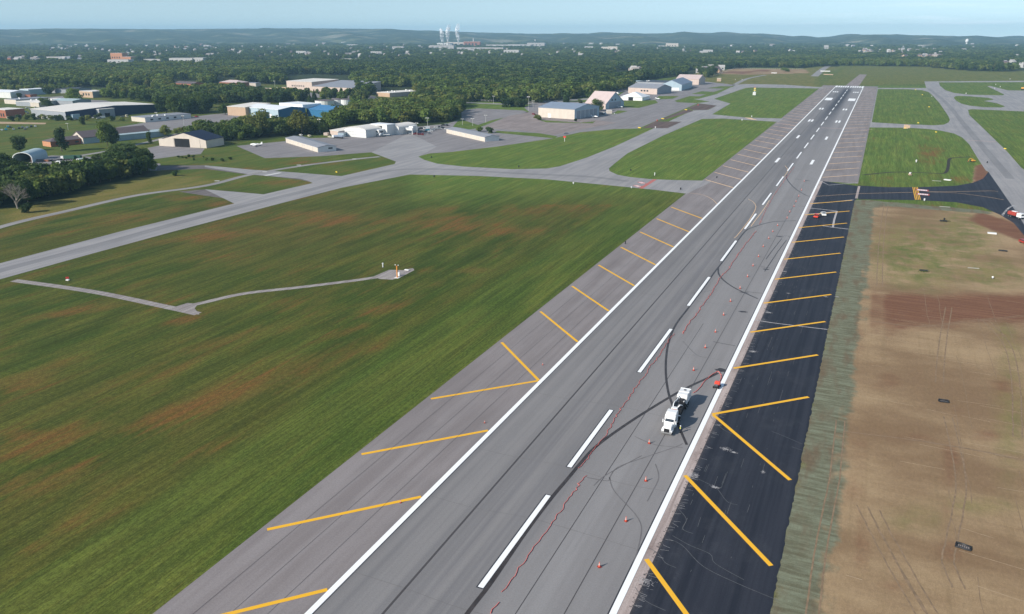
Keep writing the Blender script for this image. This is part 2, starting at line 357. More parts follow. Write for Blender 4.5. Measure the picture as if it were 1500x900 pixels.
mead=.8*softpoly(PP([(0,262),(240,255),(345,268),(365,256),(300,272),(200,286),(0,334)]),6); mead=np.maximum(mead,.75*softpoly(PP([(1040,126),(1200,129),(1200,110),(1240,97),(1000,105),(1000,124)]),12)); mead=np.maximum(mead,.45*softpoly(PP([(1200,127),(1500,119),(1650,119),(1650,98),(1240,96)]),12))
soil=softpoly([(45,-20),(45,470),(52,474),(120,468),(128,430),(170,300),(420,-20)],3)
soil2=softpoly([(52.5,-20),(52.5,465),(57,472),(112,468),(122,430),(170,300),(420,-20)],3)
PB=softpoly(PP([(1050,108),(1068,101),(1180,101.5),(1186,107.5),(1140,108.5),(1090,110)]),8); 
dirt=softpoly(PP([(1424,270),(1428,243),(1442,239),(1450,262),(1440,270)]),2)
bare=np.maximum.reduce([soil,PB,dirt])
red=np.maximum.reduce([softpoly(PP([(1276,424),(1380,432),(1500,430),(1650,425),(1650,478),(1440,476),(1330,478),(1290,492),(1276,500)]),6),softpoly([(104,468),(121,440),(150,360),(170,300),(155,300),(128,352),(116,400),(98,440)],2.5),dirt,softpoly(PP([(1052,107),(1075,104),(1110,105),(1090,109.5)]),8)*.8,.8*softpoly(PP([(1100,103),(1130,103),(1128,105),(1100,105)]),5)])
for a in [(1255,690,26,60,5),(1390,700,18,120,5),(1262,800,16,80),(1240,570,16,60),(1390,800,30,26),(1470,560,30,40),(1300,560,30,18),(1250,500,24,50),(1440,640,40,12),(1340,640,60,10),(1300,860,50,16)]: red=np.maximum(red,.5*blob(*a))
olive=np.maximum.reduce([.85*blob(1345,375,75,50,10,2),.7*blob(1410,350,50,45,10,2),.7*blob(1450,400,60,22,0,2),.6*blob(1340,400,60,22,0,2),.6*blob(1480,600,20,90),.45*blob(1430,740,60,14),.35*blob(1340,760,40,20),.6*blob(1478,500,14,40,-20)])
mulch=softpoly([(44,-20),(44,470),(48,476),(108,471),(112,462),(60,463),(55.5,455),(54,300),(53,200),(52.3,100),(52,-20)],2.8)
trk=MB() if False else None
def track(pts,wd,amp=1.):
    global track_m
    P=spline(PP(pts),6)
    for a,b in zip(P[:-1],P[1:]):
        ax,ay=a; bx,by=b; L2=(bx-ax)**2+(by-ay)**2+1e-9
        x0,x1=min(ax,bx)-4,max(ax,bx)+4; y0,y1=min(ay,by)-4,max(ay,by)+4
        ix=slice(*np.searchsorted(gx,[x0,x1])); iy=slice(*np.searchsorted(gy,[y0,y1]))
        X=GXX[iy,ix]; Y=GYY[iy,ix]
        if X.size==0: continue
        t=np.clip(((X-ax)*(bx-ax)+(Y-ay)*(by-ay))/L2,0,1); d=np.hypot(X-ax-t*(bx-ax),Y-ay-t*(by-ay))
        track_m[iy,ix]=np.maximum(track_m[iy,ix],amp*np.clip(1.4-d/wd,0,1))
track_m=np.zeros(GXX.shape)
for t in [] and [[(1255,740),(1285,800),(1330,880),(1360,930)],[(1272,745),(1300,800),(1345,880),(1380,930)],[(1235,632),(1300,640),(1400,655),(1500,675),(1600,690)],[(1240,638),(1300,648),(1400,663),(1500,682)],[(1295,300),(1288,350),(1284,420)],[(1303,300),(1296,350),(1292,420)],[(1380,410),(1440,410),(1500,413)],[(1450,470),(1478,505),(1490,560),(1492,640)],[(1375,560),(1376,500),(1385,450)],[(1380,610),(1400,700),(1410,780),(1385,820)],[(1275,470),(1340,478),(1420,470),(1500,462)]]: track(t,1.1,.75)
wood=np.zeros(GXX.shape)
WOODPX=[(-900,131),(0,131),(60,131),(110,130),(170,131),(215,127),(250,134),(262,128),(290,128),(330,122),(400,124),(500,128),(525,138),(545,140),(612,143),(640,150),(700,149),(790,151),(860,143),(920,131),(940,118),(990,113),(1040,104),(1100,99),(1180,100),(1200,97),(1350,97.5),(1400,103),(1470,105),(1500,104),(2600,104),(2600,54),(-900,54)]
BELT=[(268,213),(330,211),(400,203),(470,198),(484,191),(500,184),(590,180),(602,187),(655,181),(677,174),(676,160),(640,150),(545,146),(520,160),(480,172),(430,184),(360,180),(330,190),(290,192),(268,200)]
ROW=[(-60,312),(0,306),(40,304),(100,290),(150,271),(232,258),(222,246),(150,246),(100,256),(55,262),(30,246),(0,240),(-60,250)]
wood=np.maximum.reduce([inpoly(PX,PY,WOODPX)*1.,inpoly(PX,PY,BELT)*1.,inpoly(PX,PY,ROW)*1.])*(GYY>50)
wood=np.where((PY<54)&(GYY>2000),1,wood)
for nme,a in dict(dry=dry,lush=lush,meadow=mead,bare=bare,red=red,olive=olive,mulch=mulch,track=track_m,wood=wood).items():
    at=me.attributes.new(nme,'FLOAT','POINT'); at.data.foreach_set('value',np.clip(a,0,1).astype(np.float32).ravel())
ground=tag(link('ground',me),kind='structure')
# ================================================================== PAVEMENTS
Z1,Z2,Z3,Z4,Z5=.012,.024,.036,.048,.060
def rect(x0,x1,y0,y1): return [(x0,y0),(x1,y0),(x1,y1),(x0,y1)]
THR=1556
runway=sheet('runway',[rect(-22.6,22.6,-40,THR+4)],Z3,M_run)
sh1=sheet('runway_shoulder',[rect(-44.7,-22.6,-40,THR+4),rect(22.6,44.7,528,THR+4)],Z2,M_sh)
new=sheet('runway_shoulder',[[(24.4,-40)]+[(44.7+rng.uniform(-.14,.22),y_) for y_ in np.arange(-40,468,1.1)]+[(44.7,470),(46,478),(46,519),(24.4,529)]],Z2,M_new)
sheet('concrete_edge',[rect(22.6,24.4,-40,529)],Z2+.006,M_conc)
sheet('blast_pad',[[( -8,THR+4),(14,THR+4),(17,2010),(2,2010)]],Z2,M_lot)
sheet('taxiway',[PP([(1270,129.6),(1286,129),(1357,129.2),(1354,119.6),(1500,118.6),(1640,118),(1700,330),(1600,480),(1500,329),(1490,313),(1448,252),(1444,250),(1432,232),(1420,212),(1410,202),(1398,196),(1380,192),(1360,189.2),(1330,187.4),(1274,187),(1268,187)])],Z1,M_taxi)
sheet('taxiway',[PP([(1257,272),(1300,274.5),(1345,274.5),(1400,272.5),(1425,268),(1440,262),(1448,252)])+PP([(1490,313),(1500,329),(1540,390),(1500,345),(1485,327),(1465,315),(1440,304),(1400,296.5),(1345,293.5),(1257,292.3)])],Z2+.002,M_new)
ISL=dict(A=[(1286,130.6),(1330,131),(1350,132.4),(1360,135),(1366,140),(1376,151),(1389,170),(1391.5,176),(1389,180),(1382,183),(1366,183.8),(1320,182),(1277,179.4)],
 B=[(1274,187),(1330,187.4),(1360,189.2),(1380,192),(1398,196),(1410,202),(1420,212),(1432,232),(1444,250),(1446,256),(1441,262),(1425,268),(1400,272.4),(1345,274.5),(1300,274.5),(1258,272)],
 C=[(1375,121),(1500,120.6),(1580,120.6),(1580,133),(1500,133),(1476,132.6),(1450,126),(1446,126.6),(1471,138.6),(1469,140),(1420,139),(1398,136.5),(1385,132.5),(1377,126)],
 D=[(1397,143.5),(1400,141.2),(1406,140.8),(1420,141.4),(1446,143.4),(1454,145),(1455,146.4),(1441,148.2),(1460,151.5),(1470,155),(1472,156.4),(1466,157.8),(1440,157.2),(1420,155),(1408,152),(1401,148)],
 E=[(1418,161.3),(1424,160.2),(1500,163.6),(1640,172),(1700,300),(1560,275),(1500,248.5),(1496,246),(1475,222),(1440,188),(1420,169)])
GRASS=dict(F=[(1046,145),(1092,129.5),(1100,128.6),(1198,131),(1148,173.8),(1092,172.5),(1043,168),(1070,152)])
sheet('taxiway',[PP([(1078,124.6),(1092,123.2),(1150,124.4),(1208,128.4),(1206,130),(1100,128.4),(1092,129.2),(1046,145),(1070,152),(1043,167.8),(1092,172.4),(1148,174),(1140,178.8),(1060,174),(1028,174.6),(971,199),(919,225),(900,240),(892,247),(893,251),(905,256.5),(922,259.5),(950,262.5),(985,264),(1036,265),(1044,266),(1006,284),(960,278.5),(900,272.5),(800,263),(700,258),(600,256),(500,275.5),(410,298.5),(252,340),(120,376),(0,409.5),(-200,470),(-200,445),(0,386),(174,340),(300,309),(343,298.5),(300,277.5),(386,285),(458,268.5),(453,266),(440,262),(365,255.5),(300,245),(300,242.5),(370,249),(420,252),(500,258.3),(578,240.6),(580,237),(544,223.4),(600,195),(640,215),(613,230),(622,234.6),(640,240),(680,244.4),(750,248.2),(800,247.2),(820,244),(860,231),(900,215),(956,189),(1015,162),(1038,161),(1050,155),(1022,151.5),(1012,145.5),(1024,145),(1050,138)])],Z2+.006,M_taxi)
sheet('access_road',[PP([(230,243),(300,242.5),(370,249),(440,262),(458,268),(440,263.5),(400,259),(365,256.2),(300,247.5),(230,250)])],Z2+.003,M_dark)
sheet('taxiway',[PP([(300,277.8),(343,281),(386,285),(343,298.5),(330,291),(280,284),(262,281)])],Z2+.002,M_dark)
def road(name,pts,wd,z,m,n=6):
    mb=MB(); strip(mb,spline(PP(pts),n),wd,z,m); mm=mb.mesh(name); upface(mm); return tag(link(name,mm),kind='structure')
road('perimeter_road',[(-150,383),(0,333),(100,309),(200,286.5),(300,272.5),(365,256.5),(440,243.5),(520,233.5),(556,229.8)],5.2,Z3,M_road)
road('perimeter_road',[(95,232),(160,221),(200,212),(235,204),(260,196)],6,Z1,M_road)
road('perimeter_road',[(1075,125),(1095,115.5),(1122,110)],9,Z1,M_road)
road('perimeter_road',[(1193,112),(1205,102),(1213,97)],16,Z1,M_road)
road('service_road',[(20,411),(100,422),(160,432),(240,449),(268,455),(290,460)],3.2,Z1,M_gravel)
road('service_road',[(262,452),(300,443),(360,430),(440,421),(520,411),(560,405)],2.8,Z1+.004,M_gravel)
sheet('gravel_pad',[PP([(548,405),(570,395.5),(590,396),(605,393),(607,396),(590,405),(575,410),(556,409)]),PP([(250,452),(275,444),(290,446),(285,452),(292,461),(275,460)])],Z1+.008,M_gravel)
APR=PP([(346,214),(418,207),(440,203),(480,202),(500,198),(540,192),(585,188),(603,186.5),(655,181.5),(672,176),(655,195),(700,188),(728,177),(740,172),(775,164),(768,158),(785,150),(800,147),(870,151),(905,141),(925,128),(980,119),(1020,118.6),(1045,121),(1078,124.6),(1012,145.5),(1022,151.5),(935,188.5),(900,189.4),(850,194),(810,203),(728,215),(660,223),(630,225),(613,229.4),(580,237),(544,223.4),(472,229),(388,232)])
sheet('apron',[APR],Z1,M_apron)
sheet('parking_lot',[PP([(676,161.5),(700,159),(766,162),(774,165),(720,176.5),(698,184),(676,175)])],Z1,M_apron)
sheet('old_apron',[PP([(706,188),(745,170),(785,163),(800,172),(870,176),(905,180),(850,190),(812,198),(760,191)])],Z2,M_lot)
sheet('milled_strip',[PP([(1024,152),(1050,155),(1036,161.5),(1015,161.5),(1008,158.5)]),PP([(1006,160),(1016,163),(972,176),(962,177.5),(968,175)]),PP([(960,178),(999,178.6),(978,188),(941,188)])],Z3,M_mill)
gr=dict(strip1=[(728,192),(790,195.5),(817,200),(812,203),(760,198),(724,194.5)],tent=[(900,152),(912,148),(960,147),(964,151),(936,158.4),(900,157)],tent2=[(905,162),(920,163),(905,167),(895,168)],t3=[(965,141),(995,141),(985,145),(960,146)],t4=[(988,148),(1010,141),(1024,141.5),(1016,145.5),(1040,149),(1020,151.4),(992,150)],t5=[(1035,129.5),(1056,126.6),(1076,127),(1062,130)],t6=[(1012,138),(1028,134),(1045,135),(1038,138.6)],t7=[(678,176),(705,185),(690,188),(664,185)],t8=[(790,176),(850,180),(872,178),(868,181),(800,179.5)])
islands=[ISL[k] for k in ISL if k!='B']+[gr[k] for k in gr]
ob=sheet('grass_island',[PP(p) for p in islands],Z4,M_ground)
me2=ob.data; cs=np.array([v.co[:2] for v in me2.vertices])
for nme,val in dict(lush=.85,dry=.06).items():
    at=me2.attributes.new(nme,'FLOAT','POINT'); at.data.foreach_set('value',np.full(len(cs),val,np.float32))
# ground mesh keeps the soil patch of the large island; raise that island through the ground sheet instead
FIELDLOT=[[(170,187),(220,178.5),(270,172.5),(310,168),(333,166),(352,170),(322,185.5),(300,187),(280,191),(235,191)],[(100,150),(118,146),(155,147.5),(165,150),(120,153)],[(40,144),(92,141),(96,146),(44,150)],[(480,138),(520,137),(549,141),(560,149),(530,156),(490,150)],[(415,136),(500,137),(500,144),(430,143)],[(780,140),(900,133),(920,128),(930,130),(900,138),(800,146),(770,146)]]
sheet('parking_lot',[PP(p) for p in FIELDLOT],Z1,M_apron)
sheet('yard',[PP([(20,243),(38,241),(52,233),(75,228),(110,229),(160,231),(200,236),(235,240),(235,250),(150,252),(60,262),(40,258),(20,250)])],Z1,M_apron)
sheet('dirt_track',[PP([(-60,178),(0,178.5),(68,180.2),(66,182.3),(0,181.6),(-60,181)])],Z1,mat('sandy_track',(.42,.30,.19),.9,.2,.3))
sheet('access_road',[PP([(236,213),(300,218),(294,226),(258,229),(208,236),(235,243),(250,244),(235,249),(200,240),(204,232),(222,226),(216,217)])],Z2,M_apron)
sheet('perimeter_road',[PP([(640,147.2),(700,150.6),(760,152.8),(800,147.5),(870,143.6),(902,137),(904,138.6),(870,146),(800,150),(762,154.6),(700,152),(640,149)])],Z1+.004,M_road)
# trench line on the soil island, laid as a flat black strip
mb=MB(); strip(mb,spline(PP([(1265,256.6),(1290,254),(1315,252.4),(1345,253),(1378,254.6),(1386,252),(1389,244),(1391,233),(1405,231),(1421,230.2)]),4),2.0,Z5,mat('trench_black',(.035,.03,.022),.9)); mm=mb.mesh('trench'); upface(mm); tag(link('trench',mm),kind='structure')
# ================================================================== MARKINGS (parts of the runway)
def lines(name,segs,wd,z,m,parent):
    mb=MB()
    for i_,s_ in enumerate(segs): strip(mb,s_,wd,z+.0004*(i_%9),m)
    mm=mb.mesh(name); upface(mm); return link(name,mm,parent)
ST=[(97.3,127.8),(139.7,169.3)]+[(194.3+61*k,194.3+61*k+36.6) for k in range(21)]
lines('stripe_border',[[(0,a-.25),(0,b+.25)] for a,b in ST[:9]],1.5,Z4,M_blackp,runway)
lines('centreline_stripes',[[(0,a),(0,b)] for a,b in ST],1.0,Z5,M_white,runway)
lines('edge_border',[[(-21.5,-40),(-21.5,500)],[(21.3,-40),(21.3,480)]],.22,Z4,M_blackp,runway)
lines('edge_line',[[(-22.15,-40),(-22.15,THR)],[(22.0,-40),(22.0,THR)]],1.1,Z5,M_white,runway)
mk=[]
for d,n in ((2990,1),(2495,1),(1995,2),(1495,2),(500,3)):
    y=1530-d*.3048-22.9 if d>600 else 1376
    for s_ in (-1,1):
        for k in range(n): mk.append([(s_*(11.9+k*3.0),y),(s_*(11.9+k*3.0),y+22.9)])
lines('touchdown_marking',mk,1.8,Z5,M_white,runway)
for_aim=[[(s_*15,1205),(s_*15,1251)] for s_ in (-1,1)]
lines('aiming_point_marking',for_aim,9,Z5,M_white,runway)
lines('threshold_marking',[[(s_*(2.3+3.6*k),THR-47),(s_*(2.3+3.6*k),THR-3)] for s_ in (-1,1) for k in range(6)],2.3,Z5,M_white,runway)
# chevrons
sc1=[[(-22.9,177.9),(-43.4,156.6)],[(-22.9,147.4),(-43.4,126.1)],[(-22.9,116.9),(-43.4,95.6)],[(-22.9,86.4),(-43.4,65.1)],[(-22.9,55.9),(-43.4,34.6)]]+[[(-22.9,178.2+30.48*k),(-43.4,198.9+30.48*k)] for k in range(44) if not 8<=k<=9]
sc2=[[(23.2,177),(43.4,153.6)],[(23.2,146.5),(43.4,123.1)],[(23.2,116),(43.4,92.6)],[(23.2,85.5),(43.4,62.1)]]+[[(23.0,177.2+30.48*k),(43.4,196.9+30.48*k)] for k in range(10)]
sc3=[[(23.2,177.2+30.48*k),(43.4,196.9+30.48*k)] for k in range(12,44)]
k0=13
lines('chevron_marking',sc1[:k0],.85,Z4,M_yel,sh1); lines('chevron_marking',sc1[k0:]+sc3,1.0,Z4,M_yelold,sh1); lines('chevron_marking',sc2,.9,Z4,M_yel,new)
lines('joint_sealing',[[(-11.35,-40),(-11.3,1400)]],.42,Z4,M_seal,runway)
lines('joint_sealing',[[(14.75,-40),(15.5,470)],[(7.6,-40),(8.2,240)]],.16,Z4,M_seal,runway)
lines('joint_sealing',[[(x,-40),(x,THR)] for x in (-33.5,-38.8,-28)],.07,Z4,M_seal,sh1)
# transverse hairlines
lines('hairline_crack',[spline([(-22,y0),(-12,y0+rng.uniform(-1,1)),(0,y0+rng.uniform(-1.5,1.5)),(12,y0+rng.uniform(-1,1)),(21,y0)],4) for y0 in (92,118,139,171,212,262,330)],.07,Z4,M_faint,runway)
wetp=[[(640,960),(690,892),(720,853),(770,780),(807,731),(833,700),(852,677),(876,652),(925,617),(978,584),(1008,567.6),(1035,555),(1052,547)],
 [(1006,652),(995,626),(985,594),(979,575),(975.5,550),(975.8,524),(980,500),(990,476),(1008,452),(1032,420),(1046,400),(1063,378),(1090,341),(1104,333),(1128,326),(1148,324.3),(1166,323.6)],
 [(1052,393),(1053,402),(1060,411),(1074,421),(1092,430),(1110,438)],[(1153,256),(1152,261),(1158,270),(1168,279),(1182,287),(1188,287.4)]]
wid=[.75,.55,.5,.5]
lines('damp_trail',[spline(PP(p),6) for p in wetp[:1]],.8,Z4+.002,M_wet,runway); lines('damp_trail',[spline(PP(p),6) for p in wetp[1:]],.62,Z4+.004,M_wet,runway)
def splat(cx,cy,rx,ry,n=18,ang=0,w=False):
    x,y=(cx,cy) if w else G(cx,cy); o=[]
    for k in range(n):
        t=2*math.pi*k/n; q=rng.uniform(.6,1.15); a=rx*q*math.cos(t); b=ry*q*math.sin(t); o.append((x+a*math.cos(ang)-b*math.sin(ang),y+a*math.sin(ang)+b*math.cos(ang)))
    return o
mb=MB()
for a in [(1066,543,2.1,1.3,0,),(1096,457,1.6,.9,),(1098,429,2.2,.6),(1130,395,1.4,.9),(1150,347,1.8,1.0),(1190,265,2,1),(1176,263,2.5,.6)]:
    sheet_into(mb,splat(a[0]-8,a[1],a[2],a[3]),Z4+.006,M_wet)
for p in [[(1045,501),(1060,504),(1077,507)],[(1092,427),(1105,429),(1116,430)],[(1114,391),(1128,393)],[(1170,302),(1180,303)],[(1136,346),(1155,346),(1160,352)],[(1120,398),(1140,368),(1152,352)],[(1122,380),(1130,369),(1145,350)]]:
    strip(mb,PP(p),.3,Z4+.008,M_wet)
mm=mb.mesh('water_stain'); upface(mm); link('water_stain',mm,runway)
fp=[[(860,700),(890,705),(893,700),(900,720),(935,760),(938,790),(920,850)],[(893,700),(905,685),(940,672),(990,655),(1000,650)],[(960,680),(965,700),(955,722),(948,735)],[(870,712),(880,702),(895,692),(940,668)],[(930,640),(960,652),(1000,656)],[(1000,500),(1020,520),(1035,524)],[(1005,430),(1030,428),(1050,424)]]
lines('tyre_trail',[spline(PP(p),5) for p in fp],.22,Z4+.001,M_faint,runway)
# dusty streaks on the fresh asphalt
mb=MB()
for (px,py,a,b) in [(1063,658,1.3,.5),(1075,663,.7,.25),(1016,697,1.5,.8),(1047,714,.9,.35),(944,852,1.5,.9),(1118,692,.45,.4),(1103,515,1.3,.6),(1149,398,1.1,.5),(1125,458,1.4,.45),(1210,435,.8,.3),(1226,435,.9,.4),(1155,430,.8,.3)]:
    cx,cy=G(px,py)
    for k in range(110):
        t=rng.normal(0,.42,2); l=rng.uniform(.08,.35)*a*.5; an=rng.uniform(-1.2,1.2)+.3
        x=cx+t[0]*a; y=cy+t[1]*b*1.6
        strip(mb,[(x-l*math.cos(an),y-l*math.sin(an)),(x+l*math.cos(an),y+l*math.sin(an))],rng.uniform(.02,.08),Z3+.004+.0001*k,M_chalk)
mm=mb.mesh('dust_splash'); upface(mm); link('dust_splash',mm,new)
dl=[[(980,790),(1000,800),(1030,830),(1080,855),(1140,880)],[(985,785),(1010,799),(1040,812),(1048,826),(1090,850)],[(950,803),(965,812),(975,825),(990,832)],[(1018,700),(1035,708),(1050,716),(1065,735),(1080,740)],[(1130,632),(1150,640),(1175,651)],[(1160,655),(1175,660),(1180,662)],[(930,860),(945,880),(975,895)],[(1040,610),(1060,630),(1085,640)],[(988,740),(1005,760),(1000,775),(1015,782)],[(1100,468),(1130,473),(1170,478),(1212,483)]]
lines('dust_trail',[spline(PP(p),6) for p in dl[:-1]],.10,Z3+.002,M_chalkf,new); lines('dust_trail',[spline(PP(dl[-1]),5)],.45,Z3+.003,M_chalk,new)
sk=[]
for k in range(220):
    x=rng.choice([29.5,33.2,31,37,26.5])+rng.normal(0,.35); y=rng.uniform(70,480); l=rng.exponential(2.2)+.4
    if rng.random()<.8: sk.append([(x,y),(x+rng.normal(0,.05),y+l)])
lines('scrape_mark',sk,.07,Z3+.001,M_chalkf,new)
sk=[]
for k in range(900):
    y=rng.uniform(75,500); l=rng.uniform(.2,1.6); x=24.4+rng.uniform(-.6,.05)
    sk.append([(x,y),(x+l*.5,y+rng.normal(0,.15))])
lines('rough_edge',sk[:620],.16,Z3+.002,M_seal,new); lines('rough_edge',[[(a[0]+.5,a[1]),(b[0]+1.2,b[1]+rng.normal(0,.3))] for a,b in sk[620:]],.05,Z3+.003,M_chalk,new)
lines('chalk_line',[PP([(1183,305),(1200,306.5),(1226,309.5)]),PP([(1179,314),(1200,313),(1226,310)]),PP([(1226,309.5),(1222,322),(1220,333)]),PP([(1205,331),(1220,333.4),(1243,336)]),PP([(1200,264.6),(1214,271.5),(1257,268)]),PP([(1188,298),(1212,297),(1250,293)])],.9,Z3+.005,M_chalk,new)
lines('seam',[[(45.4,478),(45.6,519)]],1.3,Z4,M_conc,new)
M_trk=mat('tyre_track_soil',(.235,.162,.10),.95,.25,.8)
TR=[]
for t_ in [[(1255,740),(1285,800),(1330,880),(1360,930)],[(1272,745),(1300,800),(1345,880),(1380,930)],[(1235,632),(1300,640),(1400,655),(1500,675),(1600,690)],[(1295,300),(1288,350),(1284,420)],[(1370,560),(1376,500),(1385,450)],[(1382,610),(1400,700),(1388,780),(1380,820),(1395,860)],[(1275,470),(1340,478),(1420,470),(1500,462)],[(1440,470),(1470,505),(1482,560),(1484,640)],[(1225,615),(1215,700),(1195,800),(1180,900)]]:
    P_=spline(PP(t_),8); P_=[(a+rng.normal(0,.05),b+rng.normal(0,.08)) for a,b in P_]
    TR+=[P_,[(a+1.9,b+.3) for a,b in P_]]
lines('tyre_track',TR,.30,Z1,M_trk,ground)
TR=[]
for k in range(14):
    x0=rng.uniform(58,118); y0=rng.uniform(80,270); l=rng.uniform(15,60); P_=[(x0+rng.normal(0,.15),y0+l*t) for t in np.linspace(0,1,8)]; TR.append(P_)
lines('tyre_track',TR,.13,Z1+.002,M_trk,ground)
TR=[]
for k in range(120):
    x0=rng.uniform(54,120); y0=rng.uniform(75,440); l=rng.uniform(2,14); a_=rng.uniform(-.25,.15); TR.append([(x0,y0),(x0+l*.5,y0+l*.5*a_+rng.normal(0,.1)),(x0+l,y0+l*a_)])
lines('pale_scrape',TR,.10,Z1+.004,mat('pale_soil',(.42,.32,.21),.95,.25,.8),ground)
# old taxi lead-in lines on the runway and shoulder
old=[[(1096,292),(1104,297),(1107,305),(1098,322),(1080,345),(1075,349)],[(1127,294),(1118,308),(1105,325),(1100,332)],[(1010,283),(1030,286),(1044,293),(1051,300)],[(1150,243),(1154,250),(1148,260)]]
lines('taxi_line',[spline(PP(p),5) for p in old],.28,Z4+.009,M_yelold,runway)
# taxiway line, holding position marks and painted signs
twy=[o for o in C.objects if o.name.startswith('taxiway')]
nt_=twy[1]
lines('taxi_line',[PP([(1195,288),(1257,284),(1337,282)]),spline(PP([(1358,281.4),(1400,281),(1450,280),(1462,281)]),3),spline(PP([(1358,281.4),(1400,283),(1440,288),(1470,293)]),3)],.35,Z4,M_yelold,nt_)
lines('holding_position_marking',[[G(1337+q,274.6),G(1341+q*1.05,293)] for q in (0,2.2,4.6,6.8)],.42,Z4,M_yel,nt_)
def painted_sign(px,py,lx,ly,text,parent,rot):
    x,y=G(px,py); a=R(rot); o=[]
    for sx_,sy_ in ((-1,-1),(1,-1),(1,1),(-1,1)): o.append((x+sx_*lx/2*math.cos(a)-sy_*ly/2*math.sin(a),y+sx_*lx/2*math.sin(a)+sy_*ly/2*math.cos(a)))
    s_=sheet('painted_sign',[o],Z4+.004,M_redp,parent)
    mb=MB(); n=len(text); cw=lx*.8/n
    for k in range(n):
        for h_ in (-.28,.0,.28):
            cx=-lx*.4+cw*(k+.5)
            p0=(cx-cw*.32,h_*ly); p1=(cx+cw*.32,h_*ly)
            strip(mb,[(x+p[0]*math.cos(a)-p[1]*math.sin(a),y+p[0]*math.sin(a)+p[1]*math.cos(a)) for p in (p0,p1)],ly*.14,Z5+.004,M_white)
        for sgn in (-1,1):
            p0=(cx+sgn*cw*.3,-.34*ly); p1=(cx+sgn*cw*.3,.34*ly)
            strip(mb,[(x+p[0]*math.cos(a)-p[1]*math.sin(a),y+p[0]*math.sin(a)+p[1]*math.cos(a)) for p in (p0,p1)],ly*.1,Z5+.005,M_white)
    mm=mb.mesh('sign_lettering'); upface(mm); link('sign_lettering',mm,s_)
painted_sign(1351,278.9,6.6,5.2,'28R',nt_,-4); painted_sign(1352,285.0,6.6,5.2,'28R',nt_,-4)
tw0=[o for o in twy if len(o.data.vertices)>60][0]
lines('holding_position_marking',[[G(937,276.4),G(958,263)],[G(940,276.6),G(961,263.2)]],.9,Z4,M_redp,tw0)
painted_sign(934,273,6,3.4,'28',tw0,-45); painted_sign(940,268,6,3.4,'28',tw0,-45)
lines('holding_position_marking',[[G(1092,172.6),G(1103,175.6)],[G(1095,172.8),G(1106,175.8)],[G(1098,173),G(1108,176)]],2.2,Z4,M_yelold,tw0)
lines('holding_position_marking',[[G(1326,183),G(1325,188.8)],[G(1329,183),G(1328,188.8)],[G(1332,184),G(1331,188)]],2,Z4,M_yelold,twy[0])
lines('faded_stop_line',[[G(1416,205.5),G(1459,208.2)]],1.6,Z4,mat('faded_pink_paint',(.50,.33,.29),.7,.3,1),twy[0])
lines('faded_stop_line',[[G(1203,187.6),G(1278,190)],[G(1138,186),G(1166,189)],[G(1140,181),G(1166,184)]],1.6,Z4+.01,MATS['faded_pink_paint'],sh1)
lines('white_bar',[PP([(388,257.6),(411,253.4)])],2.6,Z5,M_whiteold,tw0)
# polished twin wheel bands on the taxiways
wb=make_pave('wheel_band',(.215,.21,.215),(.25,.245,.245),dark=(.2,.2,.21))
lines('wheel_band',[spline(PP(p),6) for p in [[(-100,427),(0,397),(150,357.5),(300,316.5),(450,279),(560,252),(640,248),(760,254.5),(860,259),(920,266)],[(1360,130),(1385,150),(1410,180),(1440,216),(1480,262)]]],5.2,Z3+.001,wb,tw0)
# small bright puffs of paint wear on the far shoulders
# ================================================================== HILLS
sky_=[(-900,44),(-300,44),(0,45.6),(30,46),(80,44.6),(140,44.8),(250,45.6),(320,45),(400,44.6),(480,44.4),(560,45.2),(620,47.2),(700,49.6),(780,51.4),(850,51.2),(900,50),(950,51.2),(1000,50),(1060,50.6),(1120,51.4),(1150,54),(1190,56.4),(1215,55),(1240,52.6),(1290,52.4),(1330,53.2),(1390,54.4),(1450,55.6),(1500,57),(1700,58),(2500,57)]
bm=bmesh.new(); nA=420; rows=[(.62,0),(.70,.22),(.78,.5),(.85,.66),(.92,.86),(1.0,1.0),(1.08,.9),(1.2,0)]
grid=[]
for i_ in range(nA):
    px=-900+3400*i_/(nA-1); py=np.interp(px,[a for a,b in sky_],[b for a,b in sky_])
    az=math.atan2((px-750)/CF,_cp+_sp*((450-51)/CF)); dirx,diry=G(px,90); d=Vector((dirx-CX,diry)).normalized()
    D=9600+500*math.sin(px*.004)+250*math.sin(px*.017+1)
    cosv=(Vector((-_sy,_cy))@d) if False else d.dot(Vector((-_sy,_cy)))
    top=CH-(py-51.0)*D*cosv/CF*1.0+rng.uniform(-1.5,1.5)
    col=[]
    for k,(rr,hh) in enumerate(rows):
        jit=(math.sin(px*.031+k*2.1)+math.sin(px*.073+k))*11*(0<hh<1)
        col.append(bm.verts.new((CX+d.x*D*rr,d.y*D*rr,max(-1,top*hh+jit) if hh>0 else -2)))
    grid.append(col)
for a,b in zip(grid[:-1],grid[1:]):
    for k in range(len(rows)-1): bm.faces.new((a[k],b[k],b[k+1],a[k+1]))
bmesh.ops.recalc_face_normals(bm,faces=bm.faces)
me=bpy.data.meshes.new('hills'); bm.to_mesh(me); bm.free(); me.polygons.foreach_set('use_smooth',[True]*len(me.polygons))
s=NB('hill_woodland'); a=s.noise(.004,(1,1,3),6,.65); b=s.noise(.02,(1,1,2),5,.7); c=s.noise(.0022,(1,1,4),5,.6)
col=s.mix(s.ramp(b,.35,.65),(.022,.040,.020),(.05,.075,.03)); col=s.mix(s.ramp(a,.52,.62,0,.8),col,(.16,.17,.08)); col=s.mix(s.ramp(c,.58,.66,0,.6),col,(.34,.31,.22)); me.materials.append(s.out(col))
tag(link('hills',me),kind='structure')
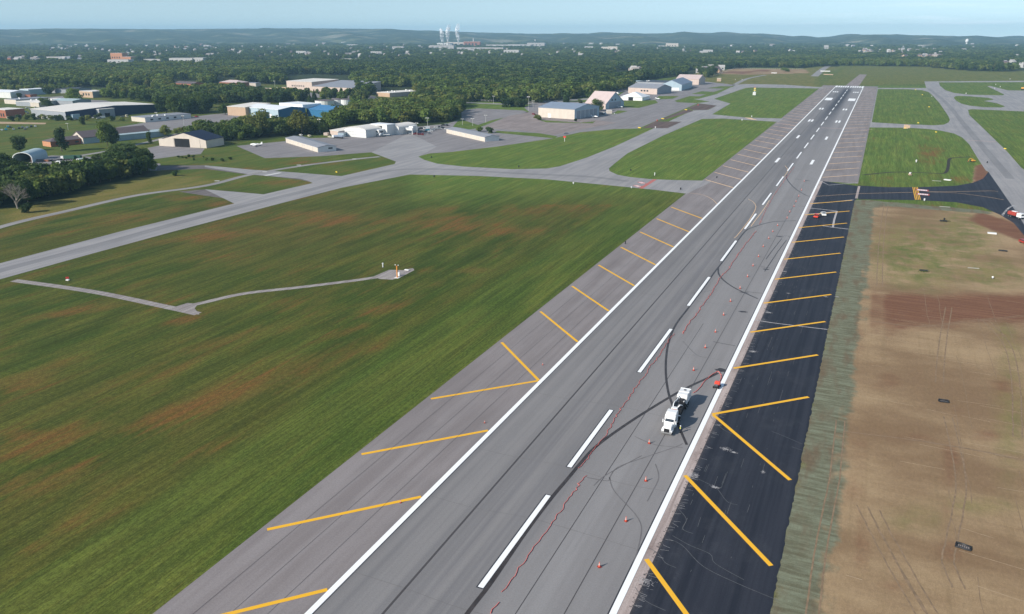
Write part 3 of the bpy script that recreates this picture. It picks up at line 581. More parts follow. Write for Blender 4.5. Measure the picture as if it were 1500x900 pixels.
# ================================================================== TREES
def leaf_mat(name,c1,c2,c3):
    s=NB(name); oi=s.n.new('ShaderNodeObjectInfo'); r=oi.outputs['Random']
    n=s.noise(.35,(1,1,1),3,.6)
    c=s.mix(s.ramp(r,.0,.55,smooth=False),c1,c2); c=s.mix(s.ramp(r,.6,1.,smooth=False),c,c3)
    c=s.mix(s.ramp(n,.35,.65,0,.5),c,tuple(x*1.35 for x in c2))
    v=s.ramp(s.math('FRACT',s.math('MULTIPLY',r,7.31)),0,1,.78,1.22,smooth=False)
    fc=s.mix(1.,c,s.grey(v),'MULTIPLY'); m=s.out(fc,.75)
    tr_=s.n.new('ShaderNodeBsdfTranslucent'); s.set(tr_.inputs[0],fc); ms_=s.n.new('ShaderNodeMixShader'); ms_.inputs[0].default_value=.38; s.l(s.b.outputs[0],ms_.inputs[1]); s.l(tr_.outputs[0],ms_.inputs[2]); s.l(ms_.outputs[0],s.n['Material Output'].inputs['Surface'])
    return m
M_leaf=leaf_mat('broadleaf_foliage',(.075,.120,.028),(.125,.175,.036),(.215,.225,.065))
M_leafd=leaf_mat('dark_foliage',(.028,.056,.018),(.055,.092,.024),(.105,.135,.045))
M_leafy=leaf_mat('yellowing_foliage',(.085,.12,.025),(.12,.14,.03),(.15,.145,.03))
M_bark=mat('bark',(.14,.11,.085),.9,.3,2.)
M_deadbark=mat('dead_bark',(.30,.26,.22),.9,.25,2.)
def crown_mesh(name,lobes,n,size,m,seed=0,flat=.0):
    """leaf clumps spread through the volume of a set of lobes: (x,y,z,rx,ry,rz)"""
    r=np.random.default_rng(seed); vol=np.array([l[3]*l[4]*l[5] for l in lobes])**.67; cnt=(n*vol/vol.sum()).astype(int)+1
    P=[];N=[]
    for l,c in zip(lobes,cnt):
        d=r.normal(size=(c,3)); d/=np.linalg.norm(d,axis=1)[:,None]; rad=r.uniform(.45,1.06,c)**.5
        # clumpy surface
        ph=r.uniform(0,6,3); bump=1+.16*np.sin(5*d[:,0]+ph[0])*np.sin(5*d[:,1]+ph[1])+.12*np.sin(9*d[:,2]+ph[2])
        p=d*(rad*bump)[:,None]*np.array(l[3:6])+np.array(l[:3]); P.append(p); nn=d+r.normal(0,.55,(c,3)); nn[:,2]+=.25; N.append(nn/np.linalg.norm(nn,axis=1)[:,None])
    P=np.concatenate(P);N=np.concatenate(N); k=len(P)
    a=np.cross(N,r.normal(size=(k,3))); a/=np.linalg.norm(a,axis=1)[:,None]+1e-9; b=np.cross(N,a)
    s=(size*r.uniform(.55,1.25,k))[:,None]
    q=[P-a*s-b*s*.6,P+a*s*.8-b*s*.8,P+a*s+b*s*.7+N*s*.25,P-a*s*.7+b*s]
    V=np.stack(q,1).reshape(-1,3); V[:,2]=np.maximum(V[:,2],.15)
    me=bpy.data.meshes.new(name); me.vertices.add(len(V)); me.vertices.foreach_set('co',V.ravel()); me.loops.add(4*k); me.loops.foreach_set('vertex_index',np.arange(4*k,dtype=np.int32)); me.polygons.add(k); me.polygons.foreach_set('loop_start',np.arange(0,4*k,4,dtype=np.int32)); me.update(); me.validate(); me.materials.append(m); return me
def trunk_mesh(name,h,r0,limbs,m,seed=0):
    r=np.random.default_rng(seed); mb=MB(); pts=[(0,0,-.3)]
    for i in range(1,6): pts.append((r.normal(0,.02*h),r.normal(0,.02*h),h*i/5))
    mb.tube(pts,[r0*(1-.14*i) for i in range(6)],m,7)
    for k in range(limbs):
        t=r.uniform(.35,.95); z=h*t; q=r.uniform(0,6.28); l=h*r.uniform(.3,.6)*(1.2-t*.5)
        mb.tube([(0,0,z),(l*.5*math.cos(q),l*.5*math.sin(q),z+l*.45),(l*math.cos(q+.2),l*math.sin(q+.2),z+l*1.0)],[r0*.4,r0*.24,r0*.07],m,5)
    return mb.mesh(name)
def lobes_for(h,wd,k,seed,low=.12):
    r=np.random.default_rng(seed); L_=[(0,0,h*.55,wd*.36,wd*.36,h*.36)]
    for i in range(k):
        q=r.uniform(0,6.28); d=wd*r.uniform(.14,.34); z=h*r.uniform(low+.12,.86); s=r.uniform(.14,.26)*(1.15-.5*abs(z/h-.5)); L_.append((d*math.cos(q),d*math.sin(q),z,wd*s,wd*s,h*s*.75))
    return L_
KIND={}
def proto_tree(key,h,wd,k,n,size,m,seed,limbs=6,conifer=False,low=.12):
    if conifer: lob=[(0,0,h*(.1+.8*t),wd*.5*(1-t)+.3,wd*.5*(1-t)+.3,h*.1) for t in np.linspace(0,1,8)]
    else: lob=lobes_for(h,wd,k,seed,low)
    KIND[key]=(crown_mesh('crown',lob,n,size,m,seed),trunk_mesh('trunk',h*.62,h*.018+.06,limbs,M_bark,seed),h)
for i_ in range(4): proto_tree('big%d'%i_,15,13+i_,10,2600,.42,M_leaf,10+i_)
for i_ in range(3): proto_tree('dark%d'%i_,15,12+i_,9,2600,.42,M_leafd,20+i_)
for i_ in range(2): proto_tree('yel%d'%i_,15,13,9,2300,.42,M_leafy,30+i_)
proto_tree('tall',15,6.5,7,1700,.36,M_leafd,41,low=.05); proto_tree('fir',15,6.5,0,1500,.4,M_leafd,42,2,True)
proto_tree('shrub',4,5.5,5,900,.26,M_leafd,43,3,low=-.05); proto_tree('shrub2',4,6,6,900,.26,M_leaf,44,3,low=-.05)
for i_ in range(4): proto_tree('far%d'%i_,14,12+2*(i_%2),6,330,1.0,M_leaf if i_!=3 else M_leafy,50+i_,2)
for i_ in range(3): proto_tree('fard%d'%i_,14,12+i_,6,330,1.0,M_leafd,60+i_,2)
def tree(key,px,py,hpx=None,h=None,label='',group=None,cat='tree',wf=1.,name='tree',xy=None):
    x,y=xy if xy else G(px,py)
    if h is None:
        lo,hi=0,80
        for _ in range(30):
            m_=(lo+hi)/2
            if proj(np.float64(x),np.float64(y),m_)[1]>py-hpx: lo=m_
            else: hi=m_
        h=lo
    cm,tm,h0=KIND[key]; s=h/h0
    o=empty(name,(x,y,0),rng.uniform(0,6.28),label=label,cat=cat,group=group); 
    o.scale=(s*wf,s*wf,s)
    link('crown',cm,o); link('trunk',tm,o); return o
# ---- single trees worth pointing at
T=[('dark0',30,222,27,'wide dark round tree left of the white arched shelter',1.15),
('tall',91,222,38,'tall narrow tree growing in front of the low brick building',1.25),
('big1',158,214,41,'tall loose-crowned tree beside the grey side wall of the gabled house',.85),
('dark2',170,214,24,'dark rounded tree hugging the foot of the tall loose-crowned tree',.8),
('big0',108,152,24,'large bright green tree behind the big dark blue warehouse',1.2),
('big3',68,158,15,'bright green tree behind the left end of the pale warehouse roof',1.2),
('dark1',18,143,11,'dark tree in front of the white sheds at the far left',1.3),('dark0',29,144,9,'low dark tree right of the first dark tree by the white sheds',1.3),
('dark1',49,139,8,'small dark tree behind the red parking court at far left',1.2),('dark2',70,140,13,'dark tree at the edge of the grey far-left yard',1.2),
('fir',461,150,20,'dark pointed evergreen standing by the white tanks',1.25),('fir',454,150,15,'shorter evergreen on the left of the pointed evergreen by the tanks',1.2),
('yel0',442,198,37,'tall yellow-green tree in front of the blue-roofed warehouse',1.15),
('big2',380,200,40,'tall green tree in front of the pale blue warehouse door',.95),
('big0',492,192,34,'broad green tree left of the white office hangar',1.3),('big1',518,178,30,'grey-green tree rising behind the white office hangar',.9),
('shrub2',702,193,8,'left of the two round bushes beside the second row of hangars',1.1),('shrub',718,195,9,'right of the two round bushes beside the second row of hangars',1.1),
('dark0',829,153,11,'round dark green tree behind the large cream hangar',1.5),('yel1',850,153,8,'small yellow-green tree between the cream hangar and the steep-roofed hangar',1.3),
('big2',874,163,19,'lone tree in front of the steep pink-roofed hangar',1.05),('shrub2',788,176,8,'dark bush at the left foot of the cream hangar wall',1.1),('shrub',843,178,4,'small dark bush at the right foot of the cream hangar wall',1.3),
('shrub',256,258,8,'round dark bush standing alone at the right end of the dark tree row',1.),('shrub',38,312,14,'small dark bush at the foot of the bare grey tree',1.),
('tall',219,212,21,'narrow dark tree just left of the gabled hangar',1.0),('big1',243,200,18,'tree behind the roof of the gabled hangar, left of its peak',1.1),('big3',260,196,9,'small tree right behind the peak of the gabled hangar',1.2),('dark2',271,196,7,'low dark tree behind the dark blue roof slope',1.4),
('fir',288,197,15,'dark spiky tree behind the dark blue roof',1.2),('yel1',301,197,12,'orange-tinged small tree behind the dark blue roof',.8),
('shrub',121,183,13,'dark upright shrub in front of the navy warehouse wall',.7),('big0',330,168,18,'green tree left of the tan warehouse end',1.2),('dark1',1044,111,14,'dark tree beside the last pink hangar',1.3),
('big3',1208,98,12,'large pale green tree at the far end of the perimeter road',1.2),('shrub2',1150,105,6,'dark shrubs at the left foot of the far perimeter road',1.6)]
for k,px,py,hp,lb,wf in T: tree(k,px,py,hp,label=lb,wf=wf,cat='bush' if k.startswith('shrub') else 'tree',name='bush' if k.startswith('shrub') else 'tree')
# ---- the bare tree
x,y=G(26,306); t=empty('dead_tree',(x,y,0),label='bare grey dead tree in front of the dark tree row',cat='tree')
mb=MB(); r=np.random.default_rng(5)
def branch(p,d,l,rad,dep):
    q=p+d*l; mb.tube([p,p+d*l*.5+Vector(r.normal(0,.04*l,3)),q],[rad,rad*.8,rad*.6],M_deadbark,4)
    if dep:
        for _ in range(4 if dep>1 else 5):
            nd=(d+Vector(r.normal(0,.38,3))); nd.z=abs(nd.z)*.8+.1; branch(q if _<3 else p+d*l*.6,nd.normalized(),l*r.uniform(.6,.85),rad*.55,dep-1)
for q in ((0,0,0),(-1.2,.6,0)): branch(Vector(q),Vector((r.normal(0,.12),r.normal(0,.12),1)).normalized(),4.4,.34,4)
mb.build('trunk',t)
# ---- tree belts
def scatter(poly,n,keys,hr,label,group,mind=3.,cat='tree'):
    W=PP(poly); xs=[p[0] for p in W]; ys=[p[1] for p in W]; got=[]; it=0
    while len(got)<n and it<n*80:
        it+=1; x=rng.uniform(min(xs),max(xs)); y=rng.uniform(min(ys),max(ys))
        if not inpoly(np.array(x),np.array(y),W): continue
        if any((x-a)**2+(y-b)**2<mind**2 for a,b in got): continue
        got.append((x,y))
    for x,y in got:
        k=keys[rng.integers(len(keys))]; nm='bush' if k.startswith('shrub') else 'tree'
        tree(k,0,0,h=rng.uniform(*hr),label=label,group=group,xy=(x,y),wf=rng.uniform(.85,1.25),cat=cat,name=nm)
scatter([(-70,311),(0,306),(40,302),(100,287),(150,268),(222,257),(226,250),(205,246),(150,248),(100,259),(55,266),(35,262),(20,258),(0,252),(-70,262)],64,['dark0','dark1','dark2','dark0','big0'],(8,13.5),'dark leafy tree in the dense row below the arched shelter','dark tree row below the yard',4.5)
scatter([(170,262),(215,256),(222,249),(185,247),(165,252)],7,['dark1','dark2'],(14,19),'dark leafy tree in the tallest clump of the row, right of the yard','tall clump at the right end of the row',4)
scatter([(-60,300),(0,292),(40,288),(30,262),(0,256),(-60,262)],12,['dark0','dark1'],(13,18),'tall dark tree behind the bare grey tree','tall dark trees at the left edge',5)
scatter([(270,211),(330,208),(400,201),(470,196),(480,190),(440,186),(400,188),(350,188),(310,194),(275,203)],52,['big0','big1','dark0','dark1','shrub2','big2'],(6,13),'leafy green tree in the thicket behind the small tied-down plane','thicket behind the west hangars',4.5)
scatter([(468,192),(500,184),(545,181),(600,181),(655,178),(676,172),(674,162),(610,160),(560,158),(520,162),(480,172)],62,['big0','big1','big2','big3','yel0','dark1'],(10,17),'tall leafy tree in the belt behind the white office hangar','tree belt behind the office hangar',5.5)
scatter([(605,170),(660,168),(676,160),(668,150),(620,150),(600,160)],16,['dark0','dark1','fir'],(13,19),'dark tree behind the car park belt','dark trees above the car park',5)
scatter([(228,160),(300,158),(310,166),(275,170),(232,168)],22,['big0','dark0','dark2'],(16,24),'tall tree in the grove right of the dark blue warehouse','grove right of the warehouse',8)
scatter([(300,145),(360,140),(440,146),(450,148),(440,150),(360,152),(300,156)],22,['big1','dark0','dark1'],(8,15),'tree in the strip behind the pale blue warehouse','strip behind the pale blue warehouse',8)
scatter([(722,157),(775,158),(776,151),(735,150)],9,['dark1','dark0','shrub'],(8,12),'dark tree in the small clump behind the empty car park','clump behind the empty car park',7)
scatter([(300,196),(340,196),(440,212),(345,212)],0,['shrub'],(1,2),'','')
scatter([(0,175),(60,173),(150,173),(190,178),(120,178),(50,179),(0,178)],20,['shrub','shrub2'],(3,6),'low scrubby bush along the sandy track before the warehouse','bushes along the sandy track',5,'bush')
scatter([(905,132),(925,128),(935,120),(925,116),(905,120)],10,['far0','far3','far1'],(12,16),'tree in the clump left of the pink hangar','clump left of the pink hangar',9)
scatter([(268,228),(340,234),(344,238),(290,236),(248,232)],14,['shrub','shrub2'],(1.2,2.2),'low weedy bush along the ditch before the gabled hangar','ditch bushes before the gabled hangar',3,'bush')
# proto carriers for the far woodland: individual trees standing at its near edge
PROT=[]
for i_,k in enumerate(['far0','far1','far2','far3','fard0','fard1','fard2']):
    px=640+i_*38; PROT.append((k,tree(k,px,150.5-(i_%3)*.4,h=15,label='tree number-free edge of wood' ,group='trees along the front edge of the long wood')))
    PROT[-1][1]['label']='leafy tree on the front edge of the long wood behind the airfield'
# ================================================================== WOODLAND (nobody could count it)
CLEAR=[(0,131,60,140)]
FARB=[]   # (px,py,width m,height m,depth m,key) far buildings; also open glades in front of them
def fb(px,py,w_,h_,d_=20,c='white',roof='flat'): FARB.append((px,py,w_,h_,d_,c,roof))
r9=np.random.default_rng(99); EXTRA=[(70,300,63,82,46,'whtb'),(300,600,62,86,56,'whtp'),(600,900,64,84,24,'wh'),(900,1200,62,80,20,'wht'),(1200,1500,64,84,26,'wht')]
for (x0,x1,y0,y1,n,cs) in [(55,110,66,76,12,'wht'),(5,60,86,91,9,'whb'),(70,120,86,90,7,'whg'),(120,170,66,76,8,'wh'),(235,300,64,74,9,'wht'),(180,235,70,84,8,'wh'),(440,500,76,84,5,'wh'),(540,600,68,82,8,'wh'),(1258,1286,74,79,17,'wtp'),(1288,1345,75,79,12,'wh'),(1316,1326,84,86,4,'wt'),(1338,1382,83,86,10,'wtp'),(1148,1162,74,78,4,'w'),(1462,1485,93,96,6,'wt'),(905,945,104,108,6,'wtp'),(1010,1060,103,108,8,'wt'),(375,440,62,72,8,'wh'),(300,360,64,84,9,'wt'),(1490,1500,98,100,2,'w'),(700,860,72,84,9,'wh'),(20,140,56,66,8,'w'),(420,640,57,66,14,'w'),(1170,1250,60,72,7,'w'),(960,1100,64,72,8,'w'),(1320,1480,64,76,9,'w'),(860,960,62,70,7,'w')]+EXTRA:
    for k in range(n):
        py=r9.uniform(y0,y1); dist=CH*CF/(py-51); fb(r9.uniform(x0,x1),py,r9.uniform(7,19)*(1 if py>70 else 1.7),r9.uniform(5.5,9.5)*(1 if py>70 else 1.4),r9.uniform(8,14),{'w':'white','h':'pale','t':'tan','b':'brick','g':'grey','p':'pinkish'}[cs[r9.integers(len(cs))]],'ridge')
for a in [(170,91,42,27,30,'brickred'),(184,92,34,17,30,'brickred'),(170,94,70,12,30,'white'),(220,91,60,8,30,'white'),(80,88,80,10,40,'pale'),(262,92,80,13,40,'white'),(287,92,44,14,40,'white'),(440,80,45,14,20,'white'),(505,66,70,22,40,'white'),(515,68,80,12,30,'white'),(582,72,70,14,30,'pale'),(550,80,50,12,20,'white'),(508,89,60,6,20,'white'),(748,79,70,16,30,'white'),(888,73,60,14,50,'cream'),(897,74,50,19,50,'cream'),(862,72,50,14,30,'white'),(984,70,80,26,40,'cream'),(972,69.5,70,10,30,'white'),(1037,78,44,14,40,'white'),(1030,80,30,14,30,'white'),(1351,69,50,12,30,'white'),(1337,61,230,18,60,'white'),(1356,60,60,20,40,'white'),(1380,61.5,80,14,40,'white'),(240,66,70,46,40,'cream'),(1255,66,40,12,30,'white'),(735,69,240,14,60,'white'),(760,69,160,16,60,'pale'),(784,69,120,26,60,'pale'),(645,72,150,20,60,'pale'),(700,74,260,14,60,'pale'),(858,64,140,14,40,'white'),(620,66,120,12,40,'white'),(1210,74,22,26,10,'white')]: fb(*a[:6],'flat')
def woods():
    pts=[];kindf=[]
    def gen(r0,r1,sp,smin,smax):
        n=int(.5*1.36*(r1*r1-r0*r0)/(sp*sp)); az=rng.uniform(-.68,.68,n)+CY; rr=np.sqrt(rng.uniform(r0*r0,r1*r1,n))
        X=CX-np.sin(az)*rr; Y=np.cos(az)*rr; px,py=proj(X,Y,0.)
        m=inpoly(px,py,WOODPX)
        jx,jy=px,py
        for (a,b,c,d) in [(-900,60,131,134)]: m&=~((px>a)&(px<b)&(py>c)&(py<d))
        for poly in [[(253,118),(295,118),(297,134),(250,134)],[(316,114),(350,114),(350,130),(316,130)],[(360,124),(430,124),(430,140),(355,140)],[(415,110),(520,110),(520,140),(415,140)],[(545,128),(610,128),(610,144),(545,144)],[(930,100),(945,100),(945,112),(930,112)],[(898,104),(930,103),(925,116),(900,116)],[(963,120),(1030,120),(1030,111),(1000,111),(963,115)],[(925,121),(975,121),(975,127),(925,127)],[(1000,104),(1060,102),(1062,112),(1010,112)],[(-200,129),(110,129),(140,128),(140,140),(-200,140)],[(112,128),(155,128),(155,135),(112,135)],[(0,92),(60,89),(60,93),(0,96)],[(360,92),(600,90),(600,92.3),(360,94)],[(0,81),(80,80.5),(80,82),(0,82.5)]]:
            m&=~inpoly(px,py,poly)
        for (bx,by,bw,bh,bd,_,_2) in FARB:
            gxp,gyp=G(bx,by); D=math.hypot(gxp-CX,gyp); ux,uy=(gxp-CX)/D,gyp/D
            near=(X-gxp)*ux+(Y-gyp)*uy; lat=-(X-gxp)*uy+(Y-gyp)*ux
            vis=(10-bh*.5)/(CH-8)*D if bh<20 else 30
            m&=~((np.abs(lat)<bw*.6+4)&(near<bd+8)&(near>-max(60,D*.10)))
        gap=np.sin(X*.021+Y*.013)+np.sin(Y*.027-X*.009+2)+rng.normal(0,.55,len(X)); m&=gap<1.75
        X,Y=X[m],Y[m]; s=rng.uniform(smin,smax,len(X)); return X,Y,s
    EXT=[([(228,134),(250,133),(262,137),(300,137),(318,134),(352,134),(372,141),(440,143),(452,148),(440,151),(360,151),(300,153),(250,158),(228,152)],8.5,.6,1.25),([(142,145),(228,151),(228,134),(160,133),(156,141)],13,.6,1.1),
      ([(274,209),(330,207),(400,201),(464,196),(480,190),(430,187),(350,190),(287,196)],6.,.45,.85),([(470,190),(500,183.5),(600,182),(650,179),(675,171),(668,160),(600,158),(520,164)],8,.75,1.2),
      ([(-90,308),(0,304),(40,299),(100,286),(150,267),(218,256),(205,249),(100,262),(55,270),(-90,268)],5.5,.55,.85),([(600,146),(640,151),(682,154),(672,160),(610,158)],9,.8,1.3),([(906,132),(922,130),(935,119),(915,116)],9,.8,1.2),([(1020,104),(1050,103),(1046,112),(1030,115)],11,.7,1.),
      ([(-60,139),(0,139),(0,133),(110,132),(110,136),(60,138)],12,.5,.8),([(455,138),(548,141),(556,148),(530,154),(470,152)],16,.5,.9)]
    EX=[];EY=[];ES=[]
    for poly,sp_,s0,s1 in EXT:
        Wp=PP(poly); xs=[p[0] for p in Wp]; ys=[p[1] for p in Wp]; n=int((max(xs)-min(xs))*(max(ys)-min(ys))/(sp_*sp_)); X=rng.uniform(min(xs),max(xs),n); Y=rng.uniform(min(ys),max(ys),n); m=inpoly(X,Y,Wp); EX.append(X[m]);EY.append(Y[m]);ES.append(rng.uniform(s0,s1,m.sum()))
    A=[(np.concatenate(EX),np.concatenate(EY),np.concatenate(ES)),gen(930,1500,10.5,.7,1.6),gen(1500,2300,12.5,.75,1.75),gen(2300,3600,16,.95,1.4),gen(3600,6000,25,1.1,1.6),gen(6000,9800,42,1.2,1.9)]
    return [np.concatenate([a[k] for a in A]) for k in range(3)]
WX,WY,WS=woods()
print('woodland trees',len(WX))
# patches of stand type so neighbouring trees resemble each other
st=np.sin(WX*.004+1.3)+np.sin(WY*.0031+WX*.0017)+np.sin(WX*.011-WY*.007)*.7+rng.normal(0,.5,len(WX))
pxw,pyw=proj(WX,WY,0.)
st=st-np.where(pyw<118,1.1,0)+np.where((pyw>=124)&(pxw>560),.7,0)
isdark=st<0
def wood_obj(mask,keys,name,label):
    X,Y,S=WX[mask],WY[mask],WS[mask]
    me=bpy.data.meshes.new(name); me.vertices.add(len(X)); me.vertices.foreach_set('co',np.stack([X,Y,np.zeros(len(X))],1).astype(np.float32).ravel())
    a=me.attributes.new('sc','FLOAT','POINT'); a.data.foreach_set('value',S.astype(np.float32)); me.update()
    o=tag(link(name,me),label,'woodland',kind='stuff')
    ng=bpy.data.node_groups.new(name+'_scatter','GeometryNodeTree'); ng.interface.new_socket('Geometry',in_out='INPUT',socket_type='NodeSocketGeometry'); ng.interface.new_socket('Geometry',in_out='OUTPUT',socket_type='NodeSocketGeometry')
    n=ng.nodes; l=ng.links.new; gi=n.new('NodeGroupInput'); go=n.new('NodeGroupOutput'); inst=n.new('GeometryNodeInstanceOnPoints'); jn=n.new('GeometryNodeJoinGeometry')
    for k in keys:
        t_=[t for kk,t in PROT if kk==k][0]; cr_=[c for c in t_.children if c.name.startswith('crown')][0]
        oi=n.new('GeometryNodeObjectInfo'); oi.inputs['Object'].default_value=cr_; oi.inputs['As Instance'].default_value=False
        gti=n.new('GeometryNodeGeometryToInstance'); l(oi.outputs['Geometry'],gti.inputs[0]); l(gti.outputs[0],jn.inputs[0])
    l(gi.outputs[0],inst.inputs['Points']); l(jn.outputs[0],inst.inputs['Instance']); inst.inputs['Pick Instance'].default_value=True
    rv=n.new('FunctionNodeRandomValue'); rv.data_type='INT'; rv.inputs['Min'].default_value=0; rv.inputs['Max'].default_value=len(keys)-1; l(rv.outputs[2],inst.inputs['Instance Index'])
    rr=n.new('FunctionNodeRandomValue'); rr.data_type='FLOAT_VECTOR'; rr.inputs[0].default_value=(0,0,0); rr.inputs[1].default_value=(0,0,6.283); l(rr.outputs[0],inst.inputs['Rotation'])
    na=n.new('GeometryNodeInputNamedAttribute'); na.data_type='FLOAT'; na.inputs[0].default_value='sc'; 
    cx=n.new('ShaderNodeCombineXYZ'); l(na.outputs[0],cx.inputs[0]); l(na.outputs[0],cx.inputs[1])
    mm=n.new('ShaderNodeMath'); mm.operation='POWER'; mm.inputs[1].default_value=.5; l(na.outputs[0],mm.inputs[0]); l(mm.outputs[0],cx.inputs[2]); l(cx.outputs[0],inst.inputs['Scale'])
    l(inst.outputs[0],go.inputs[0])
    md=o.modifiers.new('scatter','NODES'); md.node_group=ng; return o
wood_obj(~isdark,['far0','far1','far2','far3'],'woodland','wide bright green broadleaf woodland filling the land behind the airfield')
wood_obj(isdark,['fard0','fard1','fard2','far1'],'woodland','wide dark green woodland running from behind the airfield to the hills')
# ================================================================== HAZE
mb=MB(); mh=bpy.data.materials.new('haze_air'); mh.use_nodes=True; n=mh.node_tree.nodes; n.remove(n['Principled BSDF']); pv=n.new('ShaderNodeVolumePrincipled'); pv.inputs['Color'].default_value=(.44,.75,1,1); pv.inputs['Density'].default_value=HAZE; pv.inputs['Anisotropy'].default_value=0
mh.node_tree.links.new(pv.outputs[0],n['Material Output'].inputs['Volume'])
mb.box(-14500,14500,-3500,14500,-4,215,mh); tag(mb.build('haze'),'thin blue summer haze hanging over the whole countryside','haze',kind='stuff')
# ================================================================== BUILDINGS
def metal(name,c,rough=.5,ribs=True):
    if name in MATS: return MATS[name]
    s=NB(name); x,y,z=s.xyz(); n=s.noise(.3,(1,1,.4),4); n2=s.noise(2,(1,1,.15),4,.6)
    col=s.mix(s.ramp(n,.35,.7,0,.35),c,tuple(v*.78 for v in c)); col=s.mix(s.ramp(n2,.55,.8,0,.25),col,tuple(v*.6+.02 for v in c))
    if ribs:
        wv=s.math('SINE',s.math('MULTIPLY',s.math('ADD',x,y),5.2)); col=s.mix(1.,col,s.grey(s.ramp(wv,-.9,-.4,.88,1.)),'MULTIPLY')
    return s.out(col,rough)
W_cream=metal('cream_cladding',(.62,.55,.47)); W_white=metal('white_cladding',(.70,.70,.68)); W_grey=metal('grey_cladding',(.33,.35,.38)); W_navy=metal('navy_cladding',(.030,.045,.10)); W_blue=metal('pale_blue_cladding',(.40,.50,.56)); W_dblue=metal('blue_cladding',(.04,.16,.30))
W_tan=metal('tan_cladding',(.50,.36,.25)); W_pink=metal('pink_beige_cladding',(.58,.47,.41)); W_brick=mat('red_brick',(.33,.13,.08),.9,.25,2.); W_orbrick=mat('orange_brick',(.50,.24,.13),.9,.2,2.)
R_pale=metal('pale_roofing',(.80,.75,.68)); R_grey=metal('grey_roofing',(.29,.30,.33)); R_bgrey=metal('blue_grey_roofing',(.24,.29,.37)); R_navy=metal('navy_roofing',(.018,.026,.055)); R_blue=metal('blue_roofing',(.07,.22,.42)); R_white=metal('white_roofing',(.80,.82,.84),ribs=False); R_brown=mat('brown_shingles',(.13,.105,.11),.9,.25,1.5); R_pink=metal('pink_roofing',(.62,.50,.47)); R_dk=metal('dark_flat_roofing',(.06,.065,.075),ribs=False); R_green=metal('pale_green_roofing',(.42,.52,.55))
M_intshade=mat('interior_shade',(.012,.012,.014),.9); M_glass=mat('window_glass',(.03,.04,.05),.15,spec=.6); M_trim=mat('white_trim',(.72,.72,.70),.6,.08,2.); M_doorp=mat('pale_door',(.60,.58,.54),.6,.1,1.); M_rust=mat('rusty_metal',(.25,.11,.06),.8,.3,2.); M_blackm=mat('black_metal',(.02,.02,.022),.5); M_chrome=mat('bright_metal',(.5,.5,.5),.3,metal=.8); M_tyre=mat('tyre_rubber',(.02,.02,.02),.9); M_canvas=mat('white_canvas',(.82,.82,.80),.7,.05,.5)  # first material: near-black that paints the shade inside open doorways
